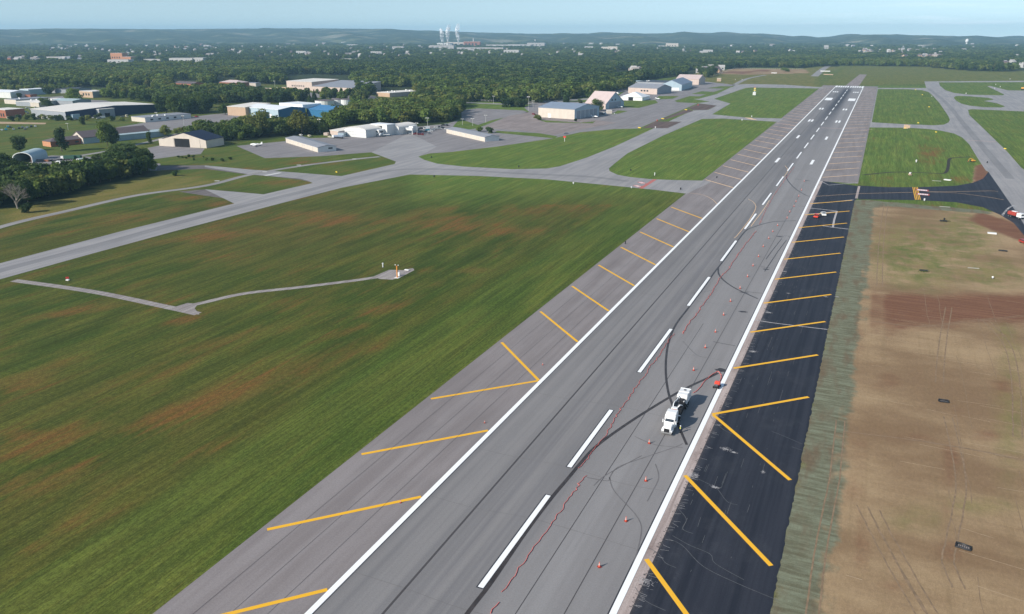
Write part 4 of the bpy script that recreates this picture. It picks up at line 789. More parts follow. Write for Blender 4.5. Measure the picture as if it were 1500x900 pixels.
def building(name,label,cat,A,B,D,eave,roof='flat',ridge=3.,wm=None,rm=None,doors=(),wins=(),over=.4,group=None,th=.35,endm=None,xyA=None,rot=None,Lx=None,extra=None):
    """A,B: plan spots of the two ends of the front wall; D depth; the roof kinds: flat, ridge_x (ridge along the front), ridge_y, hip, barrel, mono"""
    if xyA is None:
        a=Vector(G(*A)); b=Vector(G(*B)); d=b-a; Ln=d.length; rz=math.atan2(d.y,d.x)
    else: a=Vector(xyA); Ln=Lx; rz=rot
    if rot is not None and xyA is None: rz=R(rot); Ln=Lx or Ln
    o=empty(name,(a.x,a.y,0),rz,label=label,cat=cat,group=group); wm=wm or W_cream; rm=rm or R_grey; em=endm or wm
    mb=MB(); E_=eave; H=eave+ridge
    def quad(p,m): mb.add(p,[tuple(range(len(p)))],m)
    z0=-.2
    fl=[(0,0,z0),(Ln,0,z0),(Ln,0,E_),(0,0,E_)]; bk=[(Ln,D,z0),(0,D,z0),(0,D,E_),(Ln,D,E_)]; rt=[(Ln,0,z0),(Ln,D,z0),(Ln,D,E_),(Ln,0,E_)]; lf=[(0,D,z0),(0,0,z0),(0,0,E_),(0,D,E_)]
    rmb=MB(); ov=over
    if roof=='ridge_x':
        rt=rt[:3]+[(Ln,D/2,H),rt[3]]; lf=lf[:3]+[(0,D/2,H),lf[3]]
        sl=ridge/(D/2)
        rmb.prism([(-ov,E_-ov*sl+.02),(D/2,H+.02),(D+ov,E_-ov*sl+.02),(D+ov,E_-ov*sl+th),(D/2,H+th),(-ov,E_-ov*sl+th)],-ov,Ln+ov,'x',rm)
    elif roof=='ridge_y':
        fl=fl[:3]+[(Ln/2,0,H),fl[3]]; bk=bk[:3]+[(Ln/2,D,H),bk[3]]; sl=ridge/(Ln/2)
        rmb.prism([(-ov,E_-ov*sl+.02),(Ln/2,H+.02),(Ln+ov,E_-ov*sl+.02),(Ln+ov,E_-ov*sl+th),(Ln/2,H+th),(-ov,E_-ov*sl+th)],-ov,D+ov,'y',rm)
    elif roof=='barrel':
        n=12; arc=[(Ln/2-Ln/2*math.cos(math.pi*k/n),E_+ridge*math.sin(math.pi*k/n)) for k in range(n+1)]
        fl=fl[:3]+[(p[0],0,p[1]) for p in arc[::-1][1:-1]]+[fl[3]]; bk=bk[:3]+[(p[0],D,p[1]) for p in arc[1:-1]]+[bk[3]]
        arc2=[(Ln/2-(Ln/2+th)*math.cos(math.pi*k/n),E_+(ridge+th)*math.sin(math.pi*k/n)+.02) for k in range(n+1)]
        rmb.prism([(p[0],p[1]+.02) for p in arc]+arc2[::-1],-ov,D+ov,'y',rm)
    elif roof=='hip':
        i_=min(Ln,D)/2*.9; v=[(-ov,-ov,E_+.02),(Ln+ov,-ov,E_+.02),(Ln+ov,D+ov,E_+.02),(-ov,D+ov,E_+.02)]
        if Ln<D: v+=[(Ln/2,i_,H),(Ln/2,D-i_,H)]; f=[(0,1,4),(1,2,5,4),(2,3,5),(3,0,4,5),(3,2,1,0)]
        else: v+=[(i_,D/2,H),(Ln-i_,D/2,H)]; f=[(0,1,5,4),(1,2,5),(2,3,4,5),(3,0,4),(3,2,1,0)]
        rmb.add(v,f,rm)
    elif roof=='mono':
        rt=rt[:2]+[(Ln,D,H),rt[3]]; lf=[(0,D,z0),(0,0,z0),(0,0,E_),(0,D,H)]; bk=[(Ln,D,z0),(0,D,z0),(0,D,H),(Ln,D,H)]
        rmb.prism([(-ov,E_+.02),(D+ov,H+.02),(D+ov,H+th),(-ov,E_+th)],-ov,Ln+ov,'x',rm)
    else:
        rmb.box(-ov*.3,Ln+ov*.3,-ov*.3,D+ov*.3,E_+.02,E_+th,rm); rmb.box(.5,Ln-.5,.5,D-.5,E_+th+.003,E_+th+.05,rm)
    quad(fl,wm); quad(bk,wm); quad(rt,em); quad(lf,wm)
    mb.build('wall',o); ro=rmb.build('roof',o)
    def panel(face,u0,u1,z0,z1,m,dp):
        b=MB()
        if face=='f': b.box(u0,u1,-dp,.02,z0,z1,m)
        elif face=='r': b.box(Ln-.02,Ln+dp,u0,u1,z0,z1,m)
        elif face=='l': b.box(-dp,.02,u0,u1,z0,z1,m)
        return b
    for (face,u0,u1,zt,m) in doors:
        dd=panel(face,u0,u1,.05,zt,m,.10).build('door',o)
        fr=MB(); f_=.18
        if face=='f':
            fr.box(u0-f_,u0,-.16,.02,0,zt+f_,M_trim).box(u1,u1+f_,-.16,.02,0,zt+f_,M_trim).box(u0,u1,-.16,.02,zt,zt+f_,M_trim)
        elif face=='r': fr.box(Ln,Ln+.16,u0-f_,u0,0,zt+f_,M_trim).box(Ln,Ln+.16,u1,u1+f_,0,zt+f_,M_trim).box(Ln,Ln+.16,u0,u1,zt,zt+f_,M_trim)
        fr.build('door_frame',dd) if fr.v else None
    for (face,u0,u1,z0_,z1_) in wins:
        wo=panel(face,u0,u1,z0_,z1_,M_glass,.09).build('window',o)
    if extra: extra(o,Ln,D,E_,H)
    return o
def vents(n,m=None):
    def f(o,Ln,D,E_,H):
        ro=[c for c in o.children if c.name.startswith('roof')][0]; r=np.random.default_rng(n)
        for k in range(n):
            b=MB(); x=r.uniform(.1,.9)*Ln; y=r.uniform(.15,.8)*D; b.box(x-1,x+1,y-.8,y+.8,E_+.3,E_+1.5,m or M_trim); b.build('roof_unit',ro)
    return f
# nested row hangars
def bays(Ln,n,z=3.3,m=W_cream): 
    w_=Ln/n; return [('f',k*w_+.7,(k+1)*w_-.7,z,m) for k in range(n)]
building('row_hangar','long low row hangar with a pale grey roof beside the parked white plane','hangar',(419,209),(466,223.6),15,3.7,'ridge_x',1.1,W_cream,R_grey,doors=bays(71.6,7),wins=[('r',8.6,12,2.0,3.1)],endm=W_white)
building('row_hangar','long low row hangar right of the car park, next to two round bushes','hangar',(654,195.2),(710.4,208),14,3.8,'ridge_x',1.1,W_cream,R_grey,doors=bays(72.5,6),endm=W_white)
def gh(o,Ln,D,E_,H):
    b=MB(); b.box(Ln*.27,Ln*.62,-.06,.03,.02,E_+.5,M_intshade); b.build('doorway_shade_panel',o)  # doorway is a dark panel, interior shade put into its colour
    for u0,u1 in ((.08,.26),(.63,.86)):
        b=MB(); b.box(Ln*u0,Ln*u1,-.22,-.08,.05,E_+.6,W_cream); b.build('sliding_door',o)
    b=MB(); b.box(-4.6,-.05,.3,7,0,E_-.6,W_cream); b.build('annex',o)
building('gabled_hangar','cream gabled hangar with dark blue roof and wide open doorway','hangar',(240,214.3),(300,219),22,6.2,'ridge_y',5.2,W_cream,R_navy,extra=gh,rot=6.,Lx=42)
building('cream_hangar','big cream hangar with a blue-grey roof beside the broken old apron','hangar',(788.5,171.5),(845,176.2),52,10.3,'ridge_x',4.2,W_cream,R_bgrey,doors=[('f',13,16.5,4.2,M_trim)]+[('r',4+k*8.8,12+k*8.8,8.6,W_grey) for k in range(5)],rot=-12,Lx=47,endm=W_blue)  # right end wall: its bluish shade is put into the cladding colour
building('steep_roofed_hangar','hangar with a steep pink roof reaching low, behind the lone tree','hangar',(857,158.5),(884,162),46,6,'ridge_x',13,W_pink,R_pink,rot=-12,Lx=29,endm=W_blue,doors=[('r',8,38,7.5,W_grey)],wins=[('r',14,17,9,11),('r',22,25,9,11)])
building('workshop','low white-roofed workshop behind the steep pink-roofed hangar','workshop',(868,148),(890,148.5),20,7.5,'flat',0,W_pink,R_white)
def tentx(o,Ln,D,E_,H):
    b=MB(); b.box(Ln*.36,Ln*.58,-.1,.03,0,E_-.2,M_intshade); b.build('opening',o)  # flat dark panel paints the shaded inside of the tent
    for k in (-9,-4,1):
        b=MB(); b.box(k,k+2.6,-9,-6.8,.1,2.4,M_canvas,.15); b.build('side_tank',o)
building('marquee','large white peaked marquee tent with a dark opening on the grass','tent',(909,146.8),(937,147.3),34,4.6,'hip',6.,M_canvas,R_white,rot=-2,Lx=31,extra=tentx,over=.8)
building('pink_hangar','pinkish hangar with a grey roof right behind the white marquee','hangar',(920,136.6),(956,139),46,8.5,'ridge_x',5,W_pink,R_grey,rot=-14,Lx=50,endm=W_grey,wins=[('f',22+k*5,25+k*5,3.5,5.8) for k in range(3)])
building('pale_blue_hangar','pale blue gabled hangar between the pinkish hangar and the farthest hangar','hangar',(967.5,132.5),(989,130.6),95,9,'ridge_y',7,W_blue,R_bgrey,rot=2,Lx=34,doors=[('f',18,30,4.5,M_trim)],wins=[('f',8,12,3,5)])
building('farthest_hangar','farthest pale pinkish hangar at the end of the apron','hangar',(990,123.5),(1016,124),42,9.5,'ridge_x',6.5,W_pink,R_pink,rot=-4,Lx=42)
building('dark_roofed_hall','long low hall with a dark flat roof behind the pinkish hangar','hall',(932,128),(972,127.4),60,9,'flat',0,W_grey,R_dk,rot=-6,Lx=72,extra=vents(3))
building('pale_roofed_hall','small pale-roofed hall left of the dark flat-roofed hall','hall',(924,125.4),(940,125.2),26,7,'flat',0,W_grey,R_green,rot=-6,Lx=26)
building('store_shed','small tan shed at the grass edge past the farthest hangar','shed',(1050,119.5),(1056,119.6),8,5.5,'flat',0,W_tan,R_pale)
building('store_shed','low tan shed just right of the farthest hangar wall','shed',(1021,120),(1030,119.5),12,6,'flat',0,W_tan,R_pale)
building('utility_hut','small cream hut on the apron right of the lone tree','hut',(889,166.6),(896.5,166.6),7,3.2,'flat',0,W_cream,R_pale)
# office hangar group
def band(o,Ln,D,E_,H):
    for z in (2.2,4.4):
        b=MB(); b.box(.4,Ln-.4,-.09,.02,z,z+.14,R_grey); b.build('door_rail',o)
building('white_hangar','white bow-roofed hangar left of the white office tower','hangar',(504.5,199.6),(541,197.6),30,6.2,'barrel',2.4,W_white,R_pale,rot=-8,Lx=26,extra=band)
building('white_hangar','white bow-roofed hangar right of the white office tower','hangar',(563,196.3),(584,195.6),26,6.2,'barrel',2.2,W_white,R_pale,rot=-6,Lx=17,extra=band)
building('lean_to','pinkish lean-to workshop against the left white hangar','workshop',(484,198.4),(500,200.4),16,4.4,'mono',1.2,W_pink,R_pale,rot=-22,Lx=14)
building('grey_shed','small pale blue shed in front of the pinkish lean-to','shed',(495,201),(503.6,201.2),7,3.6,'flat',0,W_blue,R_grey)
def officex(o,Ln,D,E_,H):
    b=MB(); b.box(Ln*.36,Ln*.70,-.2,-.02,E_-2.9,E_-.9,M_blackm); b.build('wall_sign',o)
    b=MB(); b.box(4,15.5,-8,-.03,0,5.6,W_white).box(3.7,15.8,-8.3,-.03,5.6,6.0,R_white); f=b.build('office_front',o)
    for z0,z1 in ((3.6,4.7),(.9,2.0)):
        for k in range(3):
            b=MB(); b.box(4.9+k*3.5,7.6+k*3.5,-8.1,-8.0,z0,z1,M_glass); b.build('window',f)
    b=MB(); b.box(15.5,15.6,-6.5,-2,3.2,4.6,M_glass); b.build('window',f)
building('office_tower','white two-storey airport office with dark sign between the two bow-roofed hangars','office',(544,197.5),(564,197),12,9.4,'flat',0,W_white,R_white,rot=-6,Lx=18.5,extra=officex)
cx,cy=G(585,196); o=empty('canopy',(cx,cy,0),R(-6),label='deep white flat canopy on posts at the right end of the office row',cat='canopy')
MB().box(0,15,0,9,3.6,5.6,W_white).box(10.5,15,1,8,5.6,7.4,W_white).box(-.3,15.3,-.3,9.3,5.6,5.75,R_white).build('roof',o)
for ux,uy in ((.6,.6),(14.2,.6),(.6,8.2),(14.2,8.2),(7,.6)): MB().box(ux,ux+.4,uy,uy+.4,-.1,3.6,M_trim).build('post',o)
# navy warehouse with grey corner
def navx(o,Ln,D,E_,H):
    b=MB(); b.box(Ln+.1,Ln+6,34,52,0,E_+.2,W_grey).box(Ln-.3,Ln+6.3,33.7,52.3,E_+.2,E_+.6,R_pale); bb=b.build('entrance_block',o)
    MB().box(Ln+6,Ln+6.1,40,46,0,4.2,M_intshade).build('door',bb)  # door panel coloured as painted interior shade
    MB().box(Ln,Ln+4,5,13,0,5.5,W_blue).build('side_porch',o)
building('navy_warehouse','huge warehouse with pale roof, grey front and dark blue side wall','warehouse',(47,171),(107,173),112,8.2,'ridge_x',2.6,W_grey,R_pale,rot=-8,Lx=68,endm=W_navy,extra=navx)
building('long_white_building','long low white building right of the huge navy warehouse','building',(193,177.6),(214,179.6),54,4.5,'flat',0,W_cream,R_grey,rot=-10,Lx=25,endm=W_white,wins=[('r',6+k*9,9+k*9,1.6,3.2) for k in range(5)],extra=vents(4))
# gabled house and brick block
building('gabled_house','cream gabled building with a brown roof behind the low brick block','building',(107,208.5),(132,211.5),58,5,'ridge_y',4.4,W_cream,R_brown,rot=-14,Lx=19.5,endm=W_blue,wins=[('f',8,9.2,5.6,6.8),('f',10.6,11.8,5.6,6.8)],doors=[('f',14.5,16.5,2.8,R_brown)])
building('low_wing','long pale metal-roofed wing behind the tall loose tree','building',(152,206),(160,206.5),50,4.6,'ridge_y',1,W_blue,R_green,rot=-14,Lx=14,endm=W_blue)
building('brick_block','low orange brick block with a flat brown roof left of the gabled building','building',(63,214),(75,215.8),44,4.2,'hip',2.2,W_orbrick,R_brown,rot=-10,Lx=13,endm=W_brick,wins=[('r',4+k*8,7+k*8,1.4,3) for k in range(4)])
# arched shelter
cx,cy=G(20.6,239); o=empty('arched_shelter',(cx,cy,0),R(30),label='white arched fabric shelter with an open front at the left yard',cat='shelter')
W0,D0,H0=12.5,24,3.0; n=14; arc=[(W0/2-W0/2*math.cos(math.pi*k/n),H0+4.0*math.sin(math.pi*k/n)) for k in range(n+1)]; arc=[(0,-.1)]+arc+[(W0,-.1)]
out=[(p[0]+(.25 if p[0]>W0/2 else -.25 if p[0]<W0/2 else 0),p[1]+.22) for p in arc]; out[0]=(out[0][0],-.1); out[-1]=(out[-1][0],-.1)
MB().prism(arc+out[::-1],0,D0,'y',R_green).build('cover',o); b=MB(); b.add([(p[0],D0-.3,p[1]) for p in arc],[tuple(range(len(arc)))],W_tan); b.build('back_wall',o)
b=MB(); fo=[(p[0]+(.4 if p[0]>W0/2 else -.4 if p[0]<W0/2 else 0),p[1]+.4) for p in arc]; b.prism(arc+fo[::-1],-.4,-.02,'y',M_canvas); b.build('front_arch',o)
MB().box(W0-3,W0-.6,4,7,0,2.6,M_rust).build('stored_bin',o)
# blue and tan warehouse group
building('tan_hall','tan end hall attached left of the pale blue warehouse','warehouse',(334,169),(358.5,169.6),40,9.5,'mono',1.5,W_tan,R_pale,rot=-2,Lx=27)
def bwx(o,Ln,D,E_,H):
    MB().box(30,44,-7,-.05,0,6,W_dblue).box(29.6,44.4,-7.4,0,6,6.4,R_blue).build('porch',o)
    MB().box(18,60,D-2,D+24,E_-1,E_+3.2,R_white).build('rear_roof_block',o)
building('pale_blue_warehouse','pale blue warehouse with white roof and blue porch and side wall','warehouse',(359,169.2),(412,173.4),36,9.2,'ridge_x',2.2,W_blue,R_white,rot=-14,Lx=62,endm=W_dblue,extra=bwx,doors=[('f',44.5,50,4,M_trim)])
building('blue_roofed_hall','hall with a bright blue roof right of the pale blue warehouse','warehouse',(450,170),(462,171.5),40,7.5,'ridge_x',3.2,W_dblue,R_blue,rot=-14,Lx=38,endm=W_dblue)
building('school_block','large pale school block with a grey roof behind the bus yard','school',(420.5,131),(455,133.4),62,13,'mono',1.5,W_pink,R_pale,rot=-8,Lx=58,wins=[('f',12+k*4.4,14+k*4.4,5,7.4) for k in range(7)])
building('school_wing','low wide grey-roofed wing right of the pale school block','school',(457,133.8),(509,136.5),70,7.5,'mono',6,W_pink,R_grey,rot=-6,Lx=84)
building('orange_block','long low tan-walled building right of the school, before the trees','building',(551,141.2),(567,143),70,5.6,'flat',0,W_tan,R_pale,rot=-16,Lx=30,endm=W_pink,extra=vents(5))
for k,(px,py,rr,lb) in enumerate([(476,155.5,12,'white storage tank with a brown rim nearest the blue-roofed hall'),(495,154,8,'middle one of the white storage tanks'),(507,154,8,'rightmost of the white storage tanks')]):
    x,y=G(px,py); o=empty('storage_tank',(x,y,0),label=lb,cat='tank',group='white storage tanks'); MB().cyl((0,0),rr,-.2,7,'z',M_trim,20).build('tank_wall',o); MB().cyl((0,0),rr+.2,7.003,7.9,'z',R_brown,20,rr*.5).build('tank_lid',o)
building('brick_offices','red-brick office block left of the far woodland behind the grove','building',(255,130),(284,132.5),22,9,'ridge_x',2.5,W_brick,R_brown,rot=-8,Lx=50,endm=W_brick)
building('brick_offices','red-brick block with a pale roof left of the bus yard','building',(322,128),(345,130),26,8.5,'hip',3.5,W_brick,R_pink,rot=-6,Lx=44)
building('small_hall','small cream hall between the brick block and the bus yard','building',(356,127),(375,127.4),16,6,'flat',0,W_cream,R_grey)
building('white_shed','long bright white shed at the far left edge','shed',(-12,143),(11,143.6),30,8,'ridge_x',2,W_white,R_white,rot=0,Lx=42)
building('grey_store','grey-roofed store right of the far-left dark trees','building',(30,139),(40,139.5),30,8,'flat',0,W_blue,R_white,rot=-4,Lx=22)
building('low_factory','low pale factory with stepped roofs in front of the far-left sheds','factory',(7,152),(24,154.4),46,5.5,'flat',0,W_cream,R_grey,rot=-4,Lx=26,extra=vents(2))
building('low_factory','low grey-sided factory left of the round green tree','factory',(24,155.4),(46,155.4),60,5.4,'flat',0,W_grey,R_pale,rot=4,Lx=34,extra=vents(3))
building('green_roofed_shop','low shop with a pale green roof right of the round green tree','shop',(76,153.4),(103,153.6),28,5.4,'ridge_x',1.6,W_grey,R_green,rot=2,Lx=38,extra=vents(3))
building('cream_garage','small cream gabled garage by the left end of the warehouse roof','garage',(45,156.6),(60,157),20,5.2,'ridge_x',1.6,W_cream,R_pale,rot=0,Lx=16)
building('brick_shop','dark red brick shop with pale roof cut by the left edge','shop',(-14,172),(9,172.6),22,8.5,'flat',0,W_brick,R_pale,rot=0,Lx=27,wins=[('f',14+k*4,16+k*4,1.5,5) for k in range(3)])
building('beige_offices','beige two-part office block beside the large bright green tree','building',(117,142.6),(134,143.4),24,8.5,'flat',0,W_tan,R_pale,rot=-4,Lx=30,endm=W_grey,wins=[('f',8+k*6,11+k*6,3,6) for k in range(3)])
building('grey_offices','dark-fronted grey office block right of the beige office block','building',(140,142),(149,142.4),20,8.5,'flat',0,W_grey,R_pale,rot=-4,Lx=18,wins=[('f',2,7,2,6),('f',10,15,2,6)])
building('dark_shed','long dark-roofed shed behind the far-left yard','shed',(72,136.4),(96,135.6),34,6,'ridge_x',2,W_grey,R_dk,rot=8,Lx=50)
building('red_annex','small red-brown annex in the far-left yard','annex',(37,143.6),(45,143.8),12,4.4,'flat',0,W_brick,R_brown)
# ---- buildings in the distance
FW=metal('weathered_white',(.50,.49,.47)); FP=metal('weathered_pale',(.44,.42,.40)); FR=metal('grey_brown_roof',(.30,.27,.25))
FM={'white':(FW,FP),'pale':(FP,FR),'tan':(W_tan,R_brown),'brick':(W_brick,R_brown),'brickred':(W_orbrick,R_pink),'grey':(W_grey,R_grey),'pinkish':(W_pink,FR),'cream':(W_cream,R_pale)}
HM={}
for (px,py,w_,h_,d_,c,roof) in FARB:
    x,y=G(px,py); wm,rm=FM[c]
    if roof=='ridge':
        key=c
        if key not in HM:
            t_=building('far_house','x','house',None,None,10,6,'ridge_x',3,wm,rm,xyA=(x,y),rot=0,Lx=14,wins=[('f',2,4,2,4),('f',9,12,2,4)]); HM[key]=t_; o=t_
        else: o=copy_tree(HM[key])
        o.location=(x,y,0); o.rotation_euler=(0,0,r9.uniform(-.3,.9)); o.scale=(w_/14,d_/10,h_/6)
        side='left' if px<400 else 'middle' if px<900 else 'right'; far='near the hills' if py<70 else 'beyond the airfield'
        o['label']='%s-painted house showing among the trees in the %s distance %s'%({'white':'white','pale':'pale','tan':'tan','brick':'brick','grey':'grey','pinkish':'pink'}[c],side,far)
        o['group']='%s houses among the trees in the %s distance %s'%({'white':'white','pale':'pale','tan':'tan','brick':'brick','grey':'grey','pinkish':'pink'}[c],side,far)
    else:
        side='left' if px<300 else 'left middle' if px<600 else 'middle' if px<900 else 'right'
        lb='%s flat-roofed block among trees in the %s distance'%({'brickred':'orange-red brick','pale':'white','cream':'cream'}.get(c,c),side)
        building('far_block',lb,'building',None,None,d_,h_,'flat',0,wm,rm,xyA=(x-w_/2,y),rot=.25,Lx=w_,group='%s flat blocks in the %s distance'%({'pale':'white'}.get(c,c),side),wins=[('f',w_*.1+k*w_*.2,w_*.1+k*w_*.2+w_*.08,h_*.4,h_*.6) for k in range(4)])
# power station stacks with steam, and another works chimney
M_stack=mat('pale_concrete',(.55,.52,.5),.8,.15,.1)
def vapour(name,al,sc):
    s_=NB(name); nn=s_.noise(sc,(1,1,1),5,.7); s_.set(s_.b.inputs['Alpha'],s_.ramp(nn,.38,.68,0,al)); s_.b.inputs['Roughness'].default_value=1; s_.b.inputs['Specular IOR Level'].default_value=0; return s_.out((.9,.9,.92))
ms=vapour('steam',.8,.05)
def gz(px,py,dist_py): # height above ground at spot px with foot row dist_py
    x,y=G(px,dist_py); lo,hi=0,900
    for _ in range(40):
        m_=(lo+hi)/2
        if proj(np.float64(x),np.float64(y),m_)[1]>py: lo=m_
        else: hi=m_
    return x,y,lo
for k,(px,path,lb) in enumerate([(649,[(649.5,64),(648.5,60),(647.5,55),(648,50),(647,46),(645,42.5)],'leftmost smokestack of the power station, with a thick short steam plume'),(656.5,[(656.5,63),(656.3,57),(656,52),(656.6,46),(658,41),(660,36)],'middle smokestack of the power station, with a tall leaning steam plume'),(671.5,[(672,63),(671.5,57),(670,51),(670,45),(671,40),(673,35)],'rightmost smokestack of the power station, with a tall steam plume')]):
    x,y,h_=gz(px,63.5,69.5); o=empty('smokestack',(x,y,0),label=lb,cat='chimney',group='power station smokestacks'); MB().cyl((0,0),7,-1,h_,'z',M_stack,12,4.5).build('shaft',o); MB().cyl((0,0),5,h_+.01,h_+2,'z',M_blackm,12).build('rim',o)
    mb=MB(); rr=[5,9,13,15,13,7]
    P=[]
    for (a,b) in path:
        X,Y,Z=gz(a,b,69.5); P.append((X-x,Y-y,Z))
    s_=spline([(p[0],p[2]) for p in P],4)
    pts=[(a,0,b) for a,b in s_]; rad=np.interp(np.linspace(0,5,len(pts)),range(6),rr)*(1+.18*np.sin(np.arange(len(pts))*2.2)); mb.tube(pts,list(rad),ms,12); st_=mb.build('steam_plume',smooth=True); st_.location=(x,y,0); tag(st_,'white steam plume from the %s power station smokestack'%['leftmost','middle','rightmost'][k],'steam plume',kind='stuff')
x,y,h_=gz(693.5,56,69.5); o=empty('smokestack',(x,y,0),label='thin pale chimney standing alone right of the steaming power station',cat='chimney'); MB().cyl((0,0),4,-1,h_,'z',M_stack,10,2.5).build('shaft',o)
x,y,h_=gz(784,58,66); o=empty('smokestack',(x,y,0),label='single white chimney of the works right of the power station',cat='chimney'); MB().cyl((0,0),7,-1,h_,'z',M_stack,10,4).build('shaft',o)
for px,py,w_,d_,h_,m,lb in [(650,69.4,100,70,26,W_white,'white turbine hall under the leftmost steaming smokestack'),(672,69.2,190,70,30,W_cream,'long cream boiler hall under the rightmost smokestack'),(690,69.6,110,60,36,W_brick,'red-brown works block right of the boiler hall')]:
    x,y=G(px,py); building('power_hall',lb,'power station',None,None,d_,h_,'flat',0,m,R_pale,xyA=(x-w_/2,y),rot=.35,Lx=w_,wins=[('f',w_*(.1+.2*k),w_*(.2+.2*k),h_*.4,h_*.7) for k in range(4)])
# water tower
x,y,h_=gz(1415,57.5,69); o=empty('water_tower',(x,y,0),label='white bulb-topped water tower on the right horizon',cat='water tower')
MB().ball((0,0,h_-12),10.5,M_trim,16,10,(1,1,1.3)).build('tank',o,smooth=True); MB().cyl((0,0),6,-1,h_-20,'z',M_trim,14,4.6).build('stem',o)
# ================================================================== VEHICLES AND SMALL THINGS
def wheelmb(mb,x,y,r,wd,axis='x'): mb.cyl((y,r) if axis=='x' else (x,r),r,(x-wd/2) if axis=='x' else y-wd/2,(x+wd/2) if axis=='x' else y+wd/2,axis,M_tyre,12)
def wheel(parent,x,y,r,wd):
    b=MB(); b.cyl((y,r),r,x-wd/2,x+wd/2,'x',M_tyre,14); w_=b.build('wheel',parent,.02)
    b=MB(); s=1 if x>0 else -1; b.cyl((y,r),r*.55,x+s*wd/2,x+s*(wd/2+.03),'x',M_chrome,10); b.build('rim',w_)
PAINT={}
def paint(name,c): 
    if name not in PAINT: PAINT[name]=mat('car_paint_'+name,c,.3,spec=.5)
    return PAINT[name]
CARM={}
def car(px,py,rot,style,colname,col,label,group=None,cat='car',name='parked_car',xy=None):
    """front of the car points to -y before turning"""
    key=(style,colname)
    if key in CARM: o=copy_tree(CARM[key])
    else:
        o=empty(name,(0,0,0)); m=paint(colname,col)
        if style=='sedan': prof=[(-2.3,.35),(-2.3,.75),(-2.1,.9),(-1.1,1.0),(-.5,1.42),(.9,1.45),(1.6,1.05),(2.25,1.0),(2.35,.7),(2.3,.35)]; Wd,wb_=.9,1.4
        elif style=='suv': prof=[(-2.35,.4),(-2.35,.9),(-2.1,1.05),(-1.2,1.15),(-.7,1.72),(1.9,1.75),(2.3,1.2),(2.35,.4)]; Wd,wb_=.95,1.45
        elif style=='pickup': prof=[(-2.8,.5),(-2.8,1.0),(-2.6,1.15),(-1.4,1.25),(-.9,1.85),(.5,1.88),(.75,1.3),(2.8,1.3),(2.85,.5)]; Wd,wb_=1.0,1.75
        else: prof=[(-3,.5),(-3,1.3),(-2.6,1.5),(-2.2,2.5),(2.9,2.6),(3,.5)]; Wd,wb_=1.05,1.9
        MB().prism(prof,-Wd,Wd,'x',m).build('body',o,.06)
        b=MB()
        if style=='sedan': b.prism([(-1.02,1.03),(-.52,1.38),(.86,1.40),(1.45,1.08)],-Wd-.015,Wd+.015,'x',M_glass); b.box(-Wd+.1,Wd-.1,-1.06,-.5,1.02,1.03,M_glass)
        elif style=='suv': b.prism([(-1.1,1.2),(-.68,1.62),(1.85,1.64),(2.1,1.22)],-Wd-.015,Wd+.015,'x',M_glass)
        elif style=='pickup': b.prism([(-1.32,1.3),(-.9,1.75),(.45,1.76),(.6,1.32)],-Wd-.015,Wd+.015,'x',M_glass)
        else: b.prism([(-2.62,1.55),(-2.3,2.3),(-1.2,2.3),(-1.2,1.55)],-Wd-.015,Wd+.015,'x',M_glass)
        b.build('side_glass',o)
        fr={'sedan':((-1.12,1.03),(-.55,1.43)),'suv':((-1.22,1.18),(-.74,1.7)),'pickup':((-1.42,1.28),(-.93,1.83)),'van':((-2.62,1.6),(-2.25,2.4))}[style]
        b=MB(); (y0,z0),(y1,z1)=fr; b.add([(-Wd*.85,y0-.02,z0+.02),(Wd*.85,y0-.02,z0+.02),(Wd*.8,y1-.02,z1+.02),(-Wd*.8,y1-.02,z1+.02)],[(0,1,2,3)],M_glass); b.build('windscreen',o)
        for sx_ in (-1,1):
            for sy_ in (-1,1): wheel(o,sx_*(Wd-.1),sy_*wb_,.34 if style!='van' else .42,.24)
        CARM[key]=o
    x,y=xy or G(px,py); o.location=(x,y,.02); o.rotation_euler=(0,0,R(rot)); tag(o,label,cat,group); o.name=name
    return o
# ---- the line crew's truck on the runway
TX,TY=15.4,162.0
tr=empty('work_truck',(TX,TY,.06),R(0),label='white tractor truck carrying black pumping gear and a white rear tank on the runway',cat='truck')
mw=mat('truck_white_paint',(.80,.80,.79),.3,spec=.5); mg=mat('machine_grey',(.16,.16,.17),.5,.2,2.)
MB().box(-.5,.5,.4,20.2,.75,1.05,M_blackm).build('frame',tr)
b=MB(); b.prism([(.15,.75),(.1,1.5),(.35,1.85),(2.3,2.1),(2.3,.75)],-.95,.95,'x',mw); b.prism([(.3,.6),(.25,1.1),(.6,1.35),(1.6,1.35),(2.0,1.0),(2.0,.6)],-1.25,-.96,'x',mw); b.prism([(.3,.6),(.25,1.1),(.6,1.35),(1.6,1.35),(2.0,1.0),(2.0,.6)],.96,1.25,'x',mw); b.build('bonnet',tr,.08)
b=MB(); b.prism([(2.3,.8),(2.3,2.1),(2.75,2.95),(3.2,3.65),(4.4,3.95),(6.0,3.95),(6.0,.8)],-1.22,1.22,'x',mw); b.build('cab',tr,.10)
b=MB(); b.add([(-1.05,2.36,2.2),(1.05,2.36,2.2),(.98,2.70,2.92),(-.98,2.70,2.92)],[(0,1,2,3)],M_glass); b.box(-1.245,-1.225,2.6,3.8,2.1,2.8,M_glass); b.box(1.225,1.245,2.6,3.8,2.1,2.8,M_glass); b.build('windscreen',tr)
MB().box(-.62,.62,.02,.09,.8,1.65,M_blackm).build('grille',tr); MB().box(-1.2,1.2,-.15,.1,.42,.78,M_chrome).build('bumper',tr,.04)
